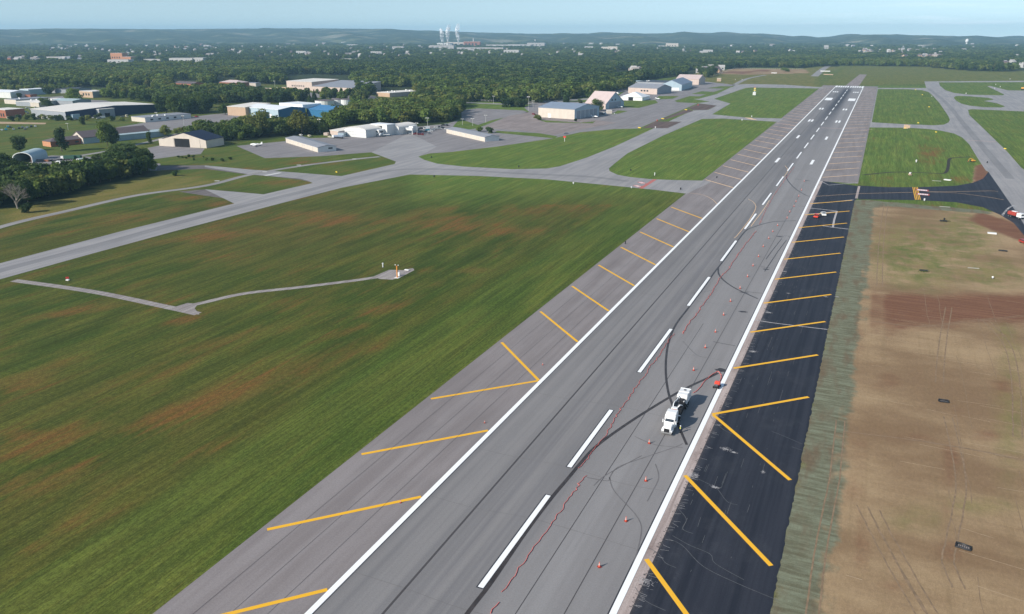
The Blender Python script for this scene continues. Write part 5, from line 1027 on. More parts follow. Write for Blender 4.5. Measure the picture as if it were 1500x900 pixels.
for s_ in (-1,1):
    MB().ball((s_*1.08,.27,1.0),.2,mat('headlamp_glass',(.7,.7,.72),.1),8,6,(1,.5,1)).build('headlight',tr)
    b=MB(); b.tube([(s_*1.2,2.5,2.5),(s_*1.6,2.35,2.5)],.03,M_blackm,5).box(s_*1.5-.06,s_*1.5+.12,2.28,2.4,2.0,2.8,mw); b.build('mirror',tr)
    MB().cyl((1.05*s_,.75),.32,3.2,4.6,'y',M_chrome,12).build('fuel_tank',tr)
    b=MB(); b.tube([(s_*.95,6.2,1.2),(s_*.95,6.2,4.1)],.08,M_chrome,8); b.build('exhaust_stack',tr)
for yy in (1.15,7.0,8.3): 
    for s_ in (-1,1): wheel(tr,s_*1.08,yy,.52,.32 if yy<2 else .5)
# mounted equipment
b=MB(); b.box(-1.15,.35,8.9,9.9,1.1,2.8,mw).box(-1.25,1.25,8.6,8.9,1.1,1.3,mw); g_=b.build('engine_housing',tr,.05); MB().box(-1.0,.2,8.82,8.89,1.4,2.6,mat('red_grille',(.35,.09,.05),.7,.3,4.)).build('radiator_grille',g_)
b=MB(); b.box(-1.2,1.2,10.3,15.2,1.1,1.5,M_blackm).box(-.9,.2,10.5,12.4,1.5,2.5,mg).box(.3,1.1,10.6,11.6,1.5,2.3,M_blackm).cyl((-.5,2.2),.55,12.6,15,'y',mg,12).box(.2,1.0,12.4,14.6,1.5,2.6,M_blackm).box(-1.1,-.9,13,15,1.5,3.,M_blackm).box(-1.15,-.3,10.4,12.6,1.5,2.7,M_blackm).box(-.2,.7,13.4,14.9,1.5,2.9,M_blackm).box(.5,1.2,8.95,10.2,1.1,2.5,M_blackm).cyl((.75,1.9),.4,10.2,12.8,'y',M_blackm,10); b.build('pump_gear',tr,.03)
b=MB(); b.tube([(-.9,9.9,2.7),(-1.0,10.6,3.1),(-1.0,12,3.1),(-.8,13,3.0),(-.7,14.4,3.2),(-.6,15.4,3.2)],.13,mw,8); b.tube([(.2,10.2,2.6),(.5,10.9,2.9),(.9,11.6,2.6)],.15,mw,8); b.build('white_pipe',tr,smooth=True)
for c_ in ((.6,11.9,2.6),(.0,12.6,2.7),(.7,13.7,2.8)): MB().cyl(c_[:2],.28,1.5,c_[2],'z',mw if c_[1]>13 else M_blackm,10).build('filter_canister',tr)
b=MB(); b.prism([(15.3,1.15),(15.0,3.0),(15.5,3.55),(19.8,3.55),(20.4,3.0),(20.2,1.15)],-1.25,1.25,'x',mw); tk=b.build('debris_tank',tr,.10)
b=MB(); b.box(-1.28,1.28,17.2,17.4,1.2,3.62,mw).box(-1.28,1.28,19.3,19.5,1.2,3.62,mw); b.build('tank_rib',tk); MB().cyl((0,18.3),.3,3.55,3.75,'z',mg,12).build('hatch',tk)
for yy in (15.2,16.5,17.8):
    for s_ in (-1,1): wheel(tr,s_*1.05,yy,.5,.5)
MB().box(-1.2,1.2,20.45,20.55,.6,.8,M_rust).build('rear_bar',tr)
# ---- people
M_skin=mat('skin',(.42,.26,.18),.6); M_hiv=mat('hi_vis_yellow',(.75,.80,.12),.6); M_hio=mat('hi_vis_red',(.85,.12,.05),.6); M_jean=mat('dark_trousers',(.03,.035,.05),.9); M_hat=mat('white_hard_hat',(.8,.8,.78),.4)
def person(x,y,rz,label,topm,lean=0.,arms=((-.35,.05,1.0),(.35,.05,1.0))):
    o=empty('person',(x,y,.06),rz,label=label,cat='person')
    def skinned(name,vs,es,rad,m,par):
        me=bpy.data.meshes.new(name); me.from_pydata(vs,es,[]); ob=link(name,me,par); me.materials.append(m)
        sk_=ob.modifiers.new('skin','SKIN'); 
        ly=me.skin_vertices[0].data if me.skin_vertices else None
        if ly is None:
            bm=bmesh.new(); bm.from_mesh(me); bm.verts.layers.skin.verify(); bm.to_mesh(me); bm.free(); ly=me.skin_vertices[0].data
        for i_,r_ in enumerate(rad): ly[i_].radius=(r_,r_)
        ly[0].use_root=True
        su=ob.modifiers.new('sub','SUBSURF'); su.levels=1; su.render_levels=1; return ob
    f=lambda z: -lean*max(0,z-.95)
    V=[(0,0,.95),(0,f(1.2),1.2),(0,f(1.42),1.42),(0,f(1.52)-.01,1.52),(0,f(1.66)-.03,1.66),(0,f(1.76)-.03,1.76),
       (-.11,0,.9),(-.13,-.03,.5),(-.14,.02,.09),(-.14,-.14,.05),(.11,0,.9),(.13,-.03,.5),(.14,.02,.09),(.14,-.14,.05),
       (-.2,f(1.4),1.4),(-.29,f(1.14)-.02,1.14),arms[0],(.2,f(1.4),1.4),(.29,f(1.14)-.02,1.14),arms[1]]
    Ed=[(0,1),(1,2),(2,3),(3,4),(4,5),(0,6),(6,7),(7,8),(8,9),(0,10),(10,11),(11,12),(12,13),(2,14),(14,15),(15,16),(2,17),(17,18),(18,19)]
    skinned('body',V,Ed,[.14,.13,.14,.06,.105,.08,.09,.06,.045,.045,.09,.06,.045,.045,.07,.05,.035,.07,.05,.035],M_skin,o)
    skinned('trousers',[V[0]]+V[6:9]+V[10:13],[(0,1),(1,2),(2,3),(0,4),(4,5),(5,6)],[.165,.12,.085,.07,.12,.085,.07],M_jean,o)
    skinned('jacket',[V[0],V[1],V[2],V[14],V[15],V[17],V[18]],[(0,1),(1,2),(2,3),(3,4),(2,5),(5,6)],[.17,.165,.17,.10,.07,.10,.07],topm,o)
    b=MB(); b.ball((0,f(1.76)-.03,1.74),.135,M_hat,12,8,(1,1.15,.8)).cyl((0,f(1.76)-.05),.17,1.70,1.72,'z',M_hat,12); b.build('hard_hat',o,smooth=True)
    b=MB()
    for s_ in (-1,1): b.box(s_*.14-.06,s_*.14+.06,-.2,.1,0,.11,M_blackm)
    b.build('boots',o,.02); return o
person(18.0,164.6,R(100),'person in a yellow hi-vis jacket standing beside the white truck cab',M_hiv)
# ---- red cutting machine
x,y=G(1050,568); o=empty('cutting_machine',(x,y,.05),R(-5),label='small red cutting machine working at the white runway edge line',cat='machine'); mr=mat('red_machine_paint',(.75,.07,.04),.4)
MB().box(-.6,.6,-1.2,1.1,.35,.7,M_blackm).build('chassis',o,.03); MB().prism([(-.2,.7),(-.2,1.3),(.2,1.6),(1.0,1.5),(1.1,.7)],-.65,.65,'x',mr).build('engine_cover',o,.05); MB().box(-.45,.45,-1.1,-.3,.7,1.05,mg).build('hopper',o,.03)
b=MB(); b.tube([(-.4,-1.1,.9),(-.4,-1.9,1.3),(.4,-1.9,1.3),(.4,-1.1,.9)],.04,M_blackm,6); b.build('handlebar',o)
for sx_ in (-1,1):
    for sy_ in (-.8,.8): 
        b=MB(); b.cyl((sy_,.28),.28,sx_*.68-.12,sx_*.68+.12,'x',M_tyre,12); b.build('wheel',o)
# ---- hoses and red lines
M_hose=mat('red_hose',(.74,.17,.14),.6,.15,2.)
def hose(pts,r,label,wig=.2,step=.9,m=None):
    P=spline(PP(pts),10); out=[]; k=0; carry=0
    for a,b in zip(P[:-1],P[1:]):
        l_=math.hypot(b[0]-a[0],b[1]-a[1]); nx=-(b[1]-a[1])/(l_+1e-6); ny=(b[0]-a[0])/(l_+1e-6); d=step-carry
        while d<l_:
            t=d/l_; w_=wig*rng.normal(0,.8); out.append((a[0]+(b[0]-a[0])*t+nx*w_,a[1]+(b[1]-a[1])*t+ny*w_,.06+r+rng.uniform(0,.1)*(wig>.2))); k+=1; d+=step*rng.uniform(.35,2.4)
        carry=l_-(d-step) if d>=l_ else 0; carry=min(max(carry,0),step*.9)
    b_=MB(); b_.tube(out,r,m or M_hose,5); o_=b_.build('hose'); tag(o_,label,'hose'); return o_
hose([(716,905),(724,892),(733,880)],.07,'short red hose at the bottom edge right of the nearest white stripe')
hose([(732,873),(744,856),(758,838),(773,816),(789,793),(800,778),(811,761),(824,747),(831,733),(842,720),(853,702),(862,695)],.06,'long red zigzag hose lying right of the nearest white centreline stripe')
hose([(847,690),(861,672),(876,651),(885,641),(898,617),(908,600),(920,586),(932,566),(946,550),(950,540),(964,524),(972,510),(980,498),(988,489)],.06,'long red zigzag hose right of the second and third white stripes')
hose([(999,491),(1008,476),(1018,464),(1026,452),(1042,430),(1056,406),(1066,396),(1078,378),(1094,356),(1108,338)],.08,'red zigzag hose farther up the runway past the curved dark trail')
hose([(1112,330),(1122,308),(1134,286),(1148,266),(1164,244)],.06,'faint far red hose line beyond the curved yellow line')
hose([(1012,577),(1022,572),(1032,560),(1044,549),(1052,545),(1056,552),(1053,562)],.09,'red hose from the white rear tank to the small cutting machine',.12,.8)
# ---- cones
M_cone=mat('cone_orange',(.62,.12,.07),.6); M_coned=mat('cone_base_dark_red',(.28,.03,.02),.8)
M_pinkw=mat('dull_reflective_band',(.62,.50,.47),.6)
def cone_proto():
    o=empty('traffic_cone',(0,0,0)); MB().box(-.32,.32,-.32,.32,.0,.10,M_coned,.03).build('base',o); MB().cyl((0,0),.20,.10,1.05,'z',M_cone,14,.05).build('cone_body',o); MB().cyl((0,0),.162,.42,.60,'z',M_pinkw,14,.132).build('reflective_band',o); MB().cyl((0,0),.112,.72,.82,'z',M_pinkw,14,.096).build('reflective_band',o)
    return o
cp_=cone_proto(); first=True
CN=[(878,831),(917,764),(946,705),(951,650),(1016,543),(1033,510),(1048,487),(1060,462),(1070,442),(1084,423),(1095,406),(1103,390),(1111,376.5),(1118,362),(1126,350),(1132,340),(1139,331),(1153,320),(1157,311),(1163,303),(1166,296),(1170,288),(1174,279),(1178,266)]
CL_=['nearest','second nearest','third nearest']
for k,(px,py) in enumerate(CN):
    o=cp_ if first else copy_tree(cp_); first=False; x,y=G(px,py); o.location=(x,y,.05); o.rotation_euler=(0,0,rng.uniform(0,1.5))
    lb=['orange cone nearest the bottom of the picture in the cone line','second orange cone from the bottom of the cone line','third orange cone from the bottom of the cone line','orange cone just ahead of the white truck bumper','first orange cone beyond the white truck'][k] if k<5 else ('small orange cone in the far line right of the red zigzag hose' if k<12 else 'tiny far cone in the line along the right runway half')
    tag(o,lb,'cone','cones in line along the runway')
for px,py,lb in [(710,620,'lone cone on the left shoulder between yellow chevron lines'),(587,737,'small cone standing on the long yellow shoulder line at lower left'),(795,535,'lone tiny cone on the left shoulder beside the chevron apex')]:
    o=copy_tree(cp_); x,y=G(px,py); o.location=(x,y,.05); o.scale=(.6,.6,.6); tag(o,lb,'cone'); 
    if 'group' in o: del o['group']
# ---- vehicles at the new asphalt
car(1206,316,192-180,'pickup','white',(.78,.78,.76),'white pickup truck parked on the fresh dark asphalt','',cat='pickup',name='pickup_truck')
x,y=G(1196,319); o=empty('utility_cart',(x,y,.04),R(-10),label='red utility buggy parked left of the white pickup',cat='buggy'); MB().box(-1.1,1.1,-2.2,2.0,.45,.95,mr).build('body',o,.08); MB().box(-1.0,1.0,-.6,.9,1.7,1.8,mr).box(-.95,-.87,-.5,.8,.95,1.7,M_blackm).box(.87,.95,-.5,.8,.95,1.7,M_blackm).build('roof',o); MB().box(-.8,.8,1.0,1.9,.96,1.4,M_doorp).build('load',o); MB().box(-.7,.7,-.2,.4,.95,1.3,M_blackm).build('seat',o)
for sx_ in (-1,1):
    for sy_ in (-1.4,1.3): wheel(o,sx_*1.0,sy_,.42,.26)
# spraying truck at the right edge
x,y=G(1493,321); o=empty('spray_truck',(x,y,.04),R(35),label='white and red spray truck throwing water at the right edge of the picture',cat='truck')
MB().box(-1.2,1.2,-1.9,1.0,.9,2.9,mw).build('cab',o,.1); MB().box(-1.0,1.0,-1.96,-1.9,1.9,2.6,M_glass).build('windscreen',o); MB().box(-1.2,1.2,1.1,6.8,.8,1.15,M_blackm).build('frame',o); MB().prism([(1.4,1.15),(1.4,2.4),(1.9,2.9),(6.2,2.9),(6.8,2.4),(6.8,1.15)],-1.15,1.15,'x',mat('dull_red_tank',(.36,.05,.035),.5,.2,1.)).build('tank',o,.08); MB().box(-.6,.6,2.2,5,2.9,3.15,mw).build('tank_walkway',o); MB().tube([(0,6.0,3.1),(0,6.2,3.9),(-.9,6.4,4.2)],.09,M_blackm,6).build('spray_nozzle',o)
for sx_ in (-1,1):
    for sy_ in (-.9,4.2,5.6): wheel(o,sx_*1.1,sy_,.5,.35)
b=MB(); a0=Vector((*G(1490,315),0)); e0=Vector((*G(1468,316.5),0)); pts=[]
for k in range(14):
    t=k/13; p=a0.lerp(e0,t); pts.append((p.x,p.y,3.6+9*t*(1-t)*1.2-3.3*t))
mj=vapour('water_spray',.3,1.5)
b.tube(pts,[.12+.035*k for k in range(14)],mj,8); tag(b.build('water_spray',smooth=True),'arc of sprayed water falling on the mulch from the spray truck','water spray',kind='stuff')
car(1500.5,357,40,'suv','darkred',(.30,.03,.02),'red vehicle on the reddish dirt cut by the right edge','',cat='car',name='red_car')
# excavator
def excavator(px,py,rot,label,bl=.0,sc=1.):
    x,y=G(px,py); o=empty('excavator',(x,y,0),R(rot),label=label,cat='excavator'); o.scale=(sc,)*3; my=mat('excavator_yellow',(.72,.36,.06),.5,.1,2.)
    for s_ in (-1,1): MB().prism([(-1.8,.1),(-2.0,.45),(-1.7,.8),(1.7,.8),(2.0,.45),(1.8,.1)],s_*1.1-.28,s_*1.1+.28,'x',M_blackm).build('track',o)
    MB().box(-1.2,1.2,-1.3,1.9,.9,1.8,my).build('body',o,.06); c_=MB().box(-1.2,-.1,-1.4,.2,1.8,2.9,my).build('cab',o,.05); MB().box(-1.1,-.2,-1.45,-1.4,2.0,2.7,M_glass).box(-1.25,-1.2,-1.2,0,2.0,2.7,M_glass).build('cab_glass',c_)
    MB().tube([(.4,-1.0,1.4),(.4,-2.6,3.7),(.4,-4.4,3.0)],[.28,.26,.2],my,6).build('boom',o); MB().tube([(.4,-4.4,3.1),(.4,-5.0,1.3)],[.18,.14],my,6).build('dipper_arm',o); MB().prism([(-5.4,.3),(-5.5,1.0),(-4.9,1.4),(-4.6,.9),(-4.8,.3)],.0,.8,'x',M_rust).build('bucket',o)
excavator(1425,237.5,-60,'orange excavator digging at the end of the trench by the taxiway',sc=.75)
excavator(1500,132,80,'large yellow machine at the right edge of the far apron',sc=2.2)
excavator(60,232.5,-70,'yellow loader parked right of the white arched shelter',sc=.9)
x,y=G(1333,257.5); o=empty('small_digger',(x,y,0),R(20),label='small pale digger standing at the bend of the trench',cat='digger'); MB().box(-.8,.8,-1,1,.3,1.2,W_tan).build('body',o,.05); MB().box(-.5,.5,-.2,.8,1.2,2.1,M_trim).build('cab',o); MB().tube([(0,-.8,1),(0,-1.8,2.2),(0,-2.6,.8)],.12,M_blackm,6).build('arm',o)
# drainage inlets with black socks in the soil
def inlet(px,py,rot,label,sx_=2.3,sy_=1.3):
    x,y=G(px,py); o=empty('drain_inlet',(x,y,0),R(rot),label=label,cat='drain')
    MB().box(-sx_*.42,sx_*.42,-sy_*.38,sy_*.38,-.1,.08,M_gravel).build('slab',o); b=MB()
    for k in range(5): b.box(-sx_*.3+k*sx_*.14,-sx_*.3+k*sx_*.14+.1,-sy_*.3,sy_*.3,.083,.11,M_blackm)
    b.build('grate',o)
    q=[(-sx_/2,-sy_/2,.18),(sx_/2,-sy_/2,.2),(sx_/2,sy_/2,.18),(-sx_/2,sy_/2,.2),(-sx_/2,-sy_/2,.18)]; q2=[]
    for a,b_ in zip(q[:-1],q[1:]):
        for t in (0,.33,.66): q2.append(tuple(a[i_]+(b_[i_]-a[i_])*t+rng.uniform(-.06,.06) for i_ in range(3)))
    q2.append(q2[0]); MB().tube(q2,.2,M_blackm,6).build('filter_sock',o)
inlet(1411,802,-8,'black-edged drain inlet nearest the bottom right corner'); inlet(1382,588.5,2,'black-edged drain inlet in the middle of the brown soil',2.0,1.2)
inlet(1353,397,0,'dark drain inlet in the green patch nearest the red soil band',2.6,1.3); inlet(1382,324.5,0,'low dark drain inlet near the top of the bare field',3.,1.6); inlet(1469,368,-5,'long dark drain inlet near the right edge of the bare field',3.,1.2)
def tuft(px,py,n,label):
    x,y=G(px,py); b=MB()
    for k in range(n):
        q=rng.uniform(0,6.28); d=rng.uniform(0,1.8); h_=rng.uniform(.2,.5); cx_,cy_=x+d*math.cos(q)*1.5,y+d*math.sin(q); b.add([(cx_-.1,cy_,0),(cx_+.1,cy_,0),(cx_+rng.uniform(-.2,.2),cy_,h_)],[(0,1,2)],M_leafd)
    tag(b.build('grass_tuft'),label,'weeds',kind='stuff')
tuft(1384,324,120,'dark green weeds around the upper drain inlet'); tuft(1354,398,90,'dark green weeds around the drain inlet in the green patch')
def board(px,py,lx,h_,m,label,rot=0,name='sign_board',post=True):
    x,y=G(px,py); o=empty(name,(x,y,0),R(rot),label=label,cat='sign'); MB().box(-lx/2,lx/2,-.12,.12,.25,.25+h_,m).build('panel',o,.02)
    for s_ in (-1,1): MB().box(s_*lx*.4-.05,s_*lx*.4+.05,-.05,.05,0,.25,M_blackm).build('post',o)
    return o
M_ysign=mat('yellow_sign',(.75,.55,.06),.5); M_rsign=mat('red_sign',(.6,.05,.04),.5)
def slab(px,py,lx,ly,h_,m,label,rot=0,name='pallet',cat='pallet'):
    x,y=G(px,py); o=empty(name,(x,y,0),R(rot),label=label,cat=cat); MB().box(-lx/2,lx/2,-ly/2,ly/2,.12,.12+h_,m).build('load',o,.02); 
    b=MB(); 
    for k in (-.4,0,.4): b.box(lx*k-.08,lx*k+.08,-ly/2,ly/2,0,.12,M_rust)
    b.build('base',o)
slab(1453,343,3.6,2.0,.5,M_trim,'white wrapped bundle lying on the soil near the spray truck'); slab(1388,264.5,4,2.2,.5,M_trim,'white bundle lying on the grass inside the trench loop',-20); slab(1372,265.6,5,.6,.1,M_doorp,'thin pale plank lying left of the white bundle on the grass'); slab(1384,303.5,5,.4,.1,M_doorp,'thin pale plank lying at the top of the bare field')
slab(1426,393.5,4,.5,.08,M_doorp,'thin pale plank on the soil above the red dirt band',10); slab(1209,105,22,8,1.6,M_trim,'white trailer body parked on the far grass, left one',0,'site_trailer','trailer'); slab(1213.5,110,20,8,1.6,W_tan,'tan trailer body parked on the far grass, right one',0,'site_trailer','trailer'); slab(1134,107.6,12,5,1.4,M_trim,'white trailer at the edge of the far bare soil',0,'site_trailer','trailer')
def marker(px,py,h_,m,label,r_=.16,cat='marker',name='edge_marker',cap=None):
    x,y=G(px,py); o=empty(name,(x,y,0),label=label,cat=cat); MB().cyl((0,0),r_*2,0,.1,'z',M_blackm,8).build('base',o); MB().cyl((0,0),r_,.1,h_,'z',m,8).build('post',o); MB().ball((0,0,h_),r_*1.6,cap or m,8,6).build('cap',o)
marker(1354,294.5,.9,M_trim,'small white post below the dark taxiway strip',.3); marker(1454,408,.5,M_trim,'small pale stub in the soil near the right edge',.25); marker(916,357.5,1.0,M_blackm,'small dark light fixture at the grass edge of the left shoulder',.2); marker(1050,261,.8,M_blackm,'dark light on the left shoulder beside the taxiway mouth',.25)
marker(561,392,1.6,M_trim,'small white post on the grass left of the orange mast',.22); marker(959,257.5,1.6,M_trim,'white post beside the red holding lines',.25); marker(925,276,.7,M_trim,'small white light at the lower edge of the cross taxiway',.25)
for px,py,lb in [(632,231.5,'dark taxiway light at the left tip of the green island'),(760,245,'dark taxiway light at the bottom edge of the green island'),(636,259.5,'dark taxiway light at the upper edge of the big field'),(997,278,'dark light at the field corner near the runway'),(840,270,'pale light in the grass below the cross taxiway'),(924,250.5,'dark drain slot in the green field near the holding lines'),(1446,239,'dark fixture standing on the right taxiway'),(1383,323,'small dark fixture among the weeds by the upper inlet'),(1365,142,'small fixture in the far right island')]: marker(px,py,.8,M_blackm if 'dark' in lb else M_trim,lb,.3)
for px,py,lb in [(493,253.5,'yellow sign beside the cross taxiway fork'),(1361,157.5,'yellow sign inside the upper right grass island'),(1371,194.5,'yellow sign at the top of the trench island'),(1351,139.5,'yellow sign near the top edge of the upper right island'),(1341,132.3,'yellow sign at the top left of the upper right island'),(1326,188.6,'yellow sign at the tail of the yellow holding lines'),(1472,219,'yellow-green light at the edge of the big right field'),(1345,181,'small yellow sign at the lower edge of the upper right island')]: board(px,py,1.7,.7,M_ysign,lb,-20)
board(99,409.5,1.1,.7,M_rsign,'small red and white sign near the gravel track at far left',40); slab(99.5,411.5,1.2,.8,.4,M_trim,'white box at the foot of the small red sign',10,'equipment_box','box')
x,y=G(827,207.6); o=empty('red_sign',(x,y,0),label='red sign on a pale post at the tip of the green island',cat='sign'); MB().box(-.12,.12,-.1,.1,0,4,M_trim).build('post',o); MB().box(-1.1,1.1,-.14,.14,3.2,4.6,M_rsign).build('panel',o)
# orange mast on the gravel pad
x,y=G(582,407); o=empty('sensor_mast',(x,y,0),label='orange mast with small sensors standing on the gravel pad in the left field',cat='mast')
MB().tube([(0,0,0),(0,0,4.6)],.24,mat('mast_orange',(.75,.28,.05),.5),8).build('mast',o); MB().box(-.7,.7,-.06,.06,4.6,4.7,M_rust).build('cross_arm',o)
for s_ in (-.65,.65): MB().ball((s_,0,4.95),.22,M_trim,8,6).build('sensor',o)
MB().box(-.9,.9,-.9,.9,0,.10,M_trim).build('pad',o)
slab(584.5,404.5,.9,.7,1.3,M_trim,'white cabinet just behind the foot of the orange mast',0,'equipment_cabinet','cabinet'); slab(596,396.5,1.8,.8,.3,M_trim,'small white box at the far end of the gravel pad',0,'equipment_box','box')
# glide-path shelter and mast
x,y=G(1105,138.8); o=empty('antenna_mast',(x,y,0),label='tall white antenna mast with red top beside a white shelter on the far grass',cat='mast')
h_=gz(1107,128.5,139)[2]; MB().box(-.45,.45,-.45,.45,0,h_,M_trim,.2).build('mast',o)
for t in (.55,.8): MB().box(-1.6,1.6,-.5,-.2,h_*t,h_*t+1.,M_ysign).build('antenna',o)
MB().box(-.5,.5,-.5,.5,h_,h_+1,M_rsign).build('top_light',o)
building('equipment_shelter','white equipment shelter at the foot of the far antenna mast','shelter',(1102.5,139.6),(1106.8,139.7),4.5,4,'flat',0,W_white,R_white)
# ---- light poles
lp=None
M_pole=mat('pole_grey',(.50,.50,.48),.5)
def pole(px,py,hpx,label,group='light poles around the aprons',double=True):
    global lp
    x,y,h_=gz(px,py-hpx,py)
    if lp is None:
        o=empty('light_pole',(0,0,0)); MB().cyl((0,0),.16,0,10,'z',M_pole,8,.10).build('pole',o); MB().box(-1.4,1.4,-.25,.25,10,10.2,M_pole).build('cross_arm',o)
        for s_ in (-1.2,1.2): MB().box(s_-.45,s_+.45,-.5,.5,9.75,10.0,M_trim).build('lamp',o)
        lp=o
    else: o=copy_tree(lp)
    o.location=(x,y,0); o.scale=(1.1,1.1,h_/10); tag(o,label,'light pole',group)
for px,py,hp,lb in [(469,196,21,'tall floodlight pole behind the west row hangar'),(611,198.6,18,'floodlight pole at the front of the car park by the canopy'),(626.5,187,14,'floodlight pole behind the car park'),(677.5,183.5,9,'light pole left of the grass strip beside the row hangar'),(692.5,185,11,'light pole near the two round bushes'),(711.5,180,11,'thin light pole beyond the round bushes'),(270,187,17,'dark thin light pole in the empty lot above the gabled hangar'),(675.5,151,10,'light pole before the long wood, left one'),(723,152,11,'light pole before the long wood, second from left'),(774,163,21,'tall pole beside the lane left of the cream hangar'),(781,158,10,'short pole right of the tall pole by the lane'),(831,143,7,'light pole beyond the cream hangar roof'),(865,138,9,'light pole behind the steep pink-roofed hangar'),(879,137,8,'second light pole behind the steep pink-roofed hangar'),(100,191,10,'thin pale pole on the grass before the warehouse scrub'),(403,130,11,'pole in the bus yard'),(537,141,8,'pole near the tan-walled building by the school'),(230,175,10,'pole by the long low white building')]: pole(px,py,hp,lb)
# ---- aeroplanes
def plane(px,py,rot,s,label,high=False,jet=False):
    x,y=G(px,py); o=empty('aeroplane',(x,y,0),R(rot),label=label,cat='aeroplane'); o.scale=(s,)*3; mp_=mw
    n_=[(0,-4.2,1.2),(0,-3.9,1.25),(0,-2.6,1.35),(0,-.8,1.5),(0,1.0,1.45),(0,3,1.5),(0,4.6,1.6)]; MB().tube(n_,[.08,.38,.58,.72,.6,.32,.12],mp_,12).build('fuselage',o,smooth=True)
    z=1.95 if high else 1.05
    MB().prism([(-.9,z),(-.7,z+.14),(.7,z+.06),(.7,z)],-5.4,5.4,'x',mp_).build('wing',o); MB().prism([(3.7,1.65),(4.6,1.65),(4.6,1.73),(3.8,1.75)],-1.8,1.8,'x',mp_).build('tailplane',o); MB().prism([(3.2,1.6),(4.8,1.6),(4.9,3.1),(4.2,3.1)],-.06,.06,'x',mp_).build('fin',o)
    MB().prism([(-1.4,1.75),(-.8,2.15),(.5,2.12),(1.0,1.9)],-.45,.45,'x',M_glass).build('canopy_glass',o)
    if jet:
        for s_ in (-1,1): MB().cyl((s_*.95,1.8),.33,1.2,3.2,'y',mp_,12).build('engine',o)
    else: MB().box(-.9,.9,-4.28,-4.22,1.12,1.28,M_blackm).build('propeller',o)
    for c_ in ((0,-3),(-1.1,.2),(1.1,.2)): 
        b=MB(); b.cyl((c_[1],.25),.25,c_[0]-.1,c_[0]+.1,'x',M_tyre,10).tube([(c_[0],c_[1],.3),(c_[0]*.8,c_[1],1.1)],.05,M_blackm,5); b.build('landing_gear',o)
plane(375,214.5,-70,1.15,'small white low-wing plane parked alone on the west apron',)
plane(558,200,25,1.5,'white twin-engined jet parked in front of the office tower',jet=True); plane(871,172.6,80,1.,'small white plane in front of the cream hangar end doors'); plane(908,158.3,75,1.,'small white plane beside the steep pink-roofed hangar'); plane(900,168,20,.6,'tiny white plane right of the cream hut'); plane(963.5,146,60,.9,'small white plane on the grass right of the marquee')
# ---- cars
CC=dict(white=(.75,.75,.74),silver=(.42,.44,.46),black=(.02,.02,.025),red=(.22,.02,.02),blue=(.04,.10,.25),teal=(.03,.30,.42),grey=(.16,.17,.19),yellow=(.58,.54,.38))
CP_=[(598,190,'black','sedan'),(603,191.5,'grey','suv'),(602.5,197,'silver','sedan'),(608.5,197.6,'red','suv'),(614,197.8,'red','sedan'),(619,198,'red','suv'),(622,194,'black','sedan'),(617,193.5,'grey','sedan'),(616,189.5,'black','suv'),(607,189.5,'teal','van'),(604,188,'teal','van'),(626,192,'teal','suv'),(630.5,193.4,'white','sedan'),(633,192,'silver','suv'),(636,190.6,'silver','sedan'),(625,189.6,'white','van'),(629,196.4,'grey','sedan'),(640,190,'silver','suv'),(644,189.6,'white','sedan'),(639,187.4,'white','sedan'),(643,187.4,'black','suv'),(647,186.6,'grey','sedan'),(648,188.6,'black','sedan'),(652,190,'white','sedan'),(649,184.4,'black','sedan'),(652,184.,'silver','suv'),(655,184.6,'black','sedan'),(611,191,'black','sedan')]
for k,(px,py,c_,st_) in enumerate(CP_): car(px,py,rng.choice([-50,-52,35,-48]),st_,c_,CC[c_],'%s %s parked in the crowded car park between the canopy and the row hangar'%(c_,'car' if st_!='van' else 'van'),'vehicles in the crowded apron car park',cat='car' if st_!='van' else 'van')
for px,py,c_,st_,rot,lb in [(782,168.4,'red','suv',60,'red car on the lane left of the cream hangar'),(795,155.5,'black','sedan',50,'black car on the lane behind the cream hangar'),(829,196.8,'grey','sedan',-60,'dark car driving on the lane beside the red sign'),(797,149.6,'white','sedan',80,'white car on the grass beyond the cream hangar'),(873,167.5,'silver','van',60,'silver van parked under the lone tree, left one'),(881,168,'grey','van',60,'grey van parked under the lone tree, middle one'),(885,168,'white','van',60,'white van parked under the lone tree, right one'),(441,199,'white','sedan',60,'white car parked behind the west row hangar, left one'),(453.5,200.6,'yellow','suv',60,'pale yellow car parked behind the west row hangar, right one'),(484,202,'yellow','suv',80,'cream car beside the blue-grey fuel lorry'),(905,138,'white','van',60,'white van near the marquee'),(288,172,'red','suv',80,'dark red car at the top of the empty lot'),(958,137.6,'white','sedan',70,'white car between the marquee and pale blue hangar'),(963,136.6,'white','van',70,'second white vehicle between the marquee and pale blue hangar')]: car(px,py,rot,st_,c_,CC[c_],lb,cat='van' if st_=='van' else 'car')
k=0
for px,py in [(3,191.5),(9,191),(28,189),(33,188),(40,187.6),(46,186.6),(52,186),(12,187),(15,187.4),(37,190.2),(20,190.4)]: c_=['white','teal','black','grey','silver','black'][k%6]; car(px,py,60,['sedan','suv'][k%2],c_,CC[c_],'%s car parked in the small grass lot below the sandy track'%c_,'cars in the small grass lot'); k+=1
for px,py in [(12,175),(17,174),(26,172.5),(30,172),(36,171),(55,175),(63,175),(72,175.4),(80,175.6),(96,175.2),(104,175),(111,175.5),(118,174.6),(136,173.6),(145,174.4),(150,174),(166,172.6),(180,172),(186,172),(40,159),(44,161),(47,163),(37,165),(41,167),(52,159.5)]: c_=['white','silver','white','teal','grey','yellow'][k%6]; car(px,py,rng.choice([60,-20]),['sedan','suv','van'][k%3],c_,CC[c_],'%s %s parked along the front of the navy warehouse'%(c_,'van' if k%3==2 else 'car'),'vehicles in front of the navy warehouse',cat='van' if k%3==2 else 'car'); k+=1
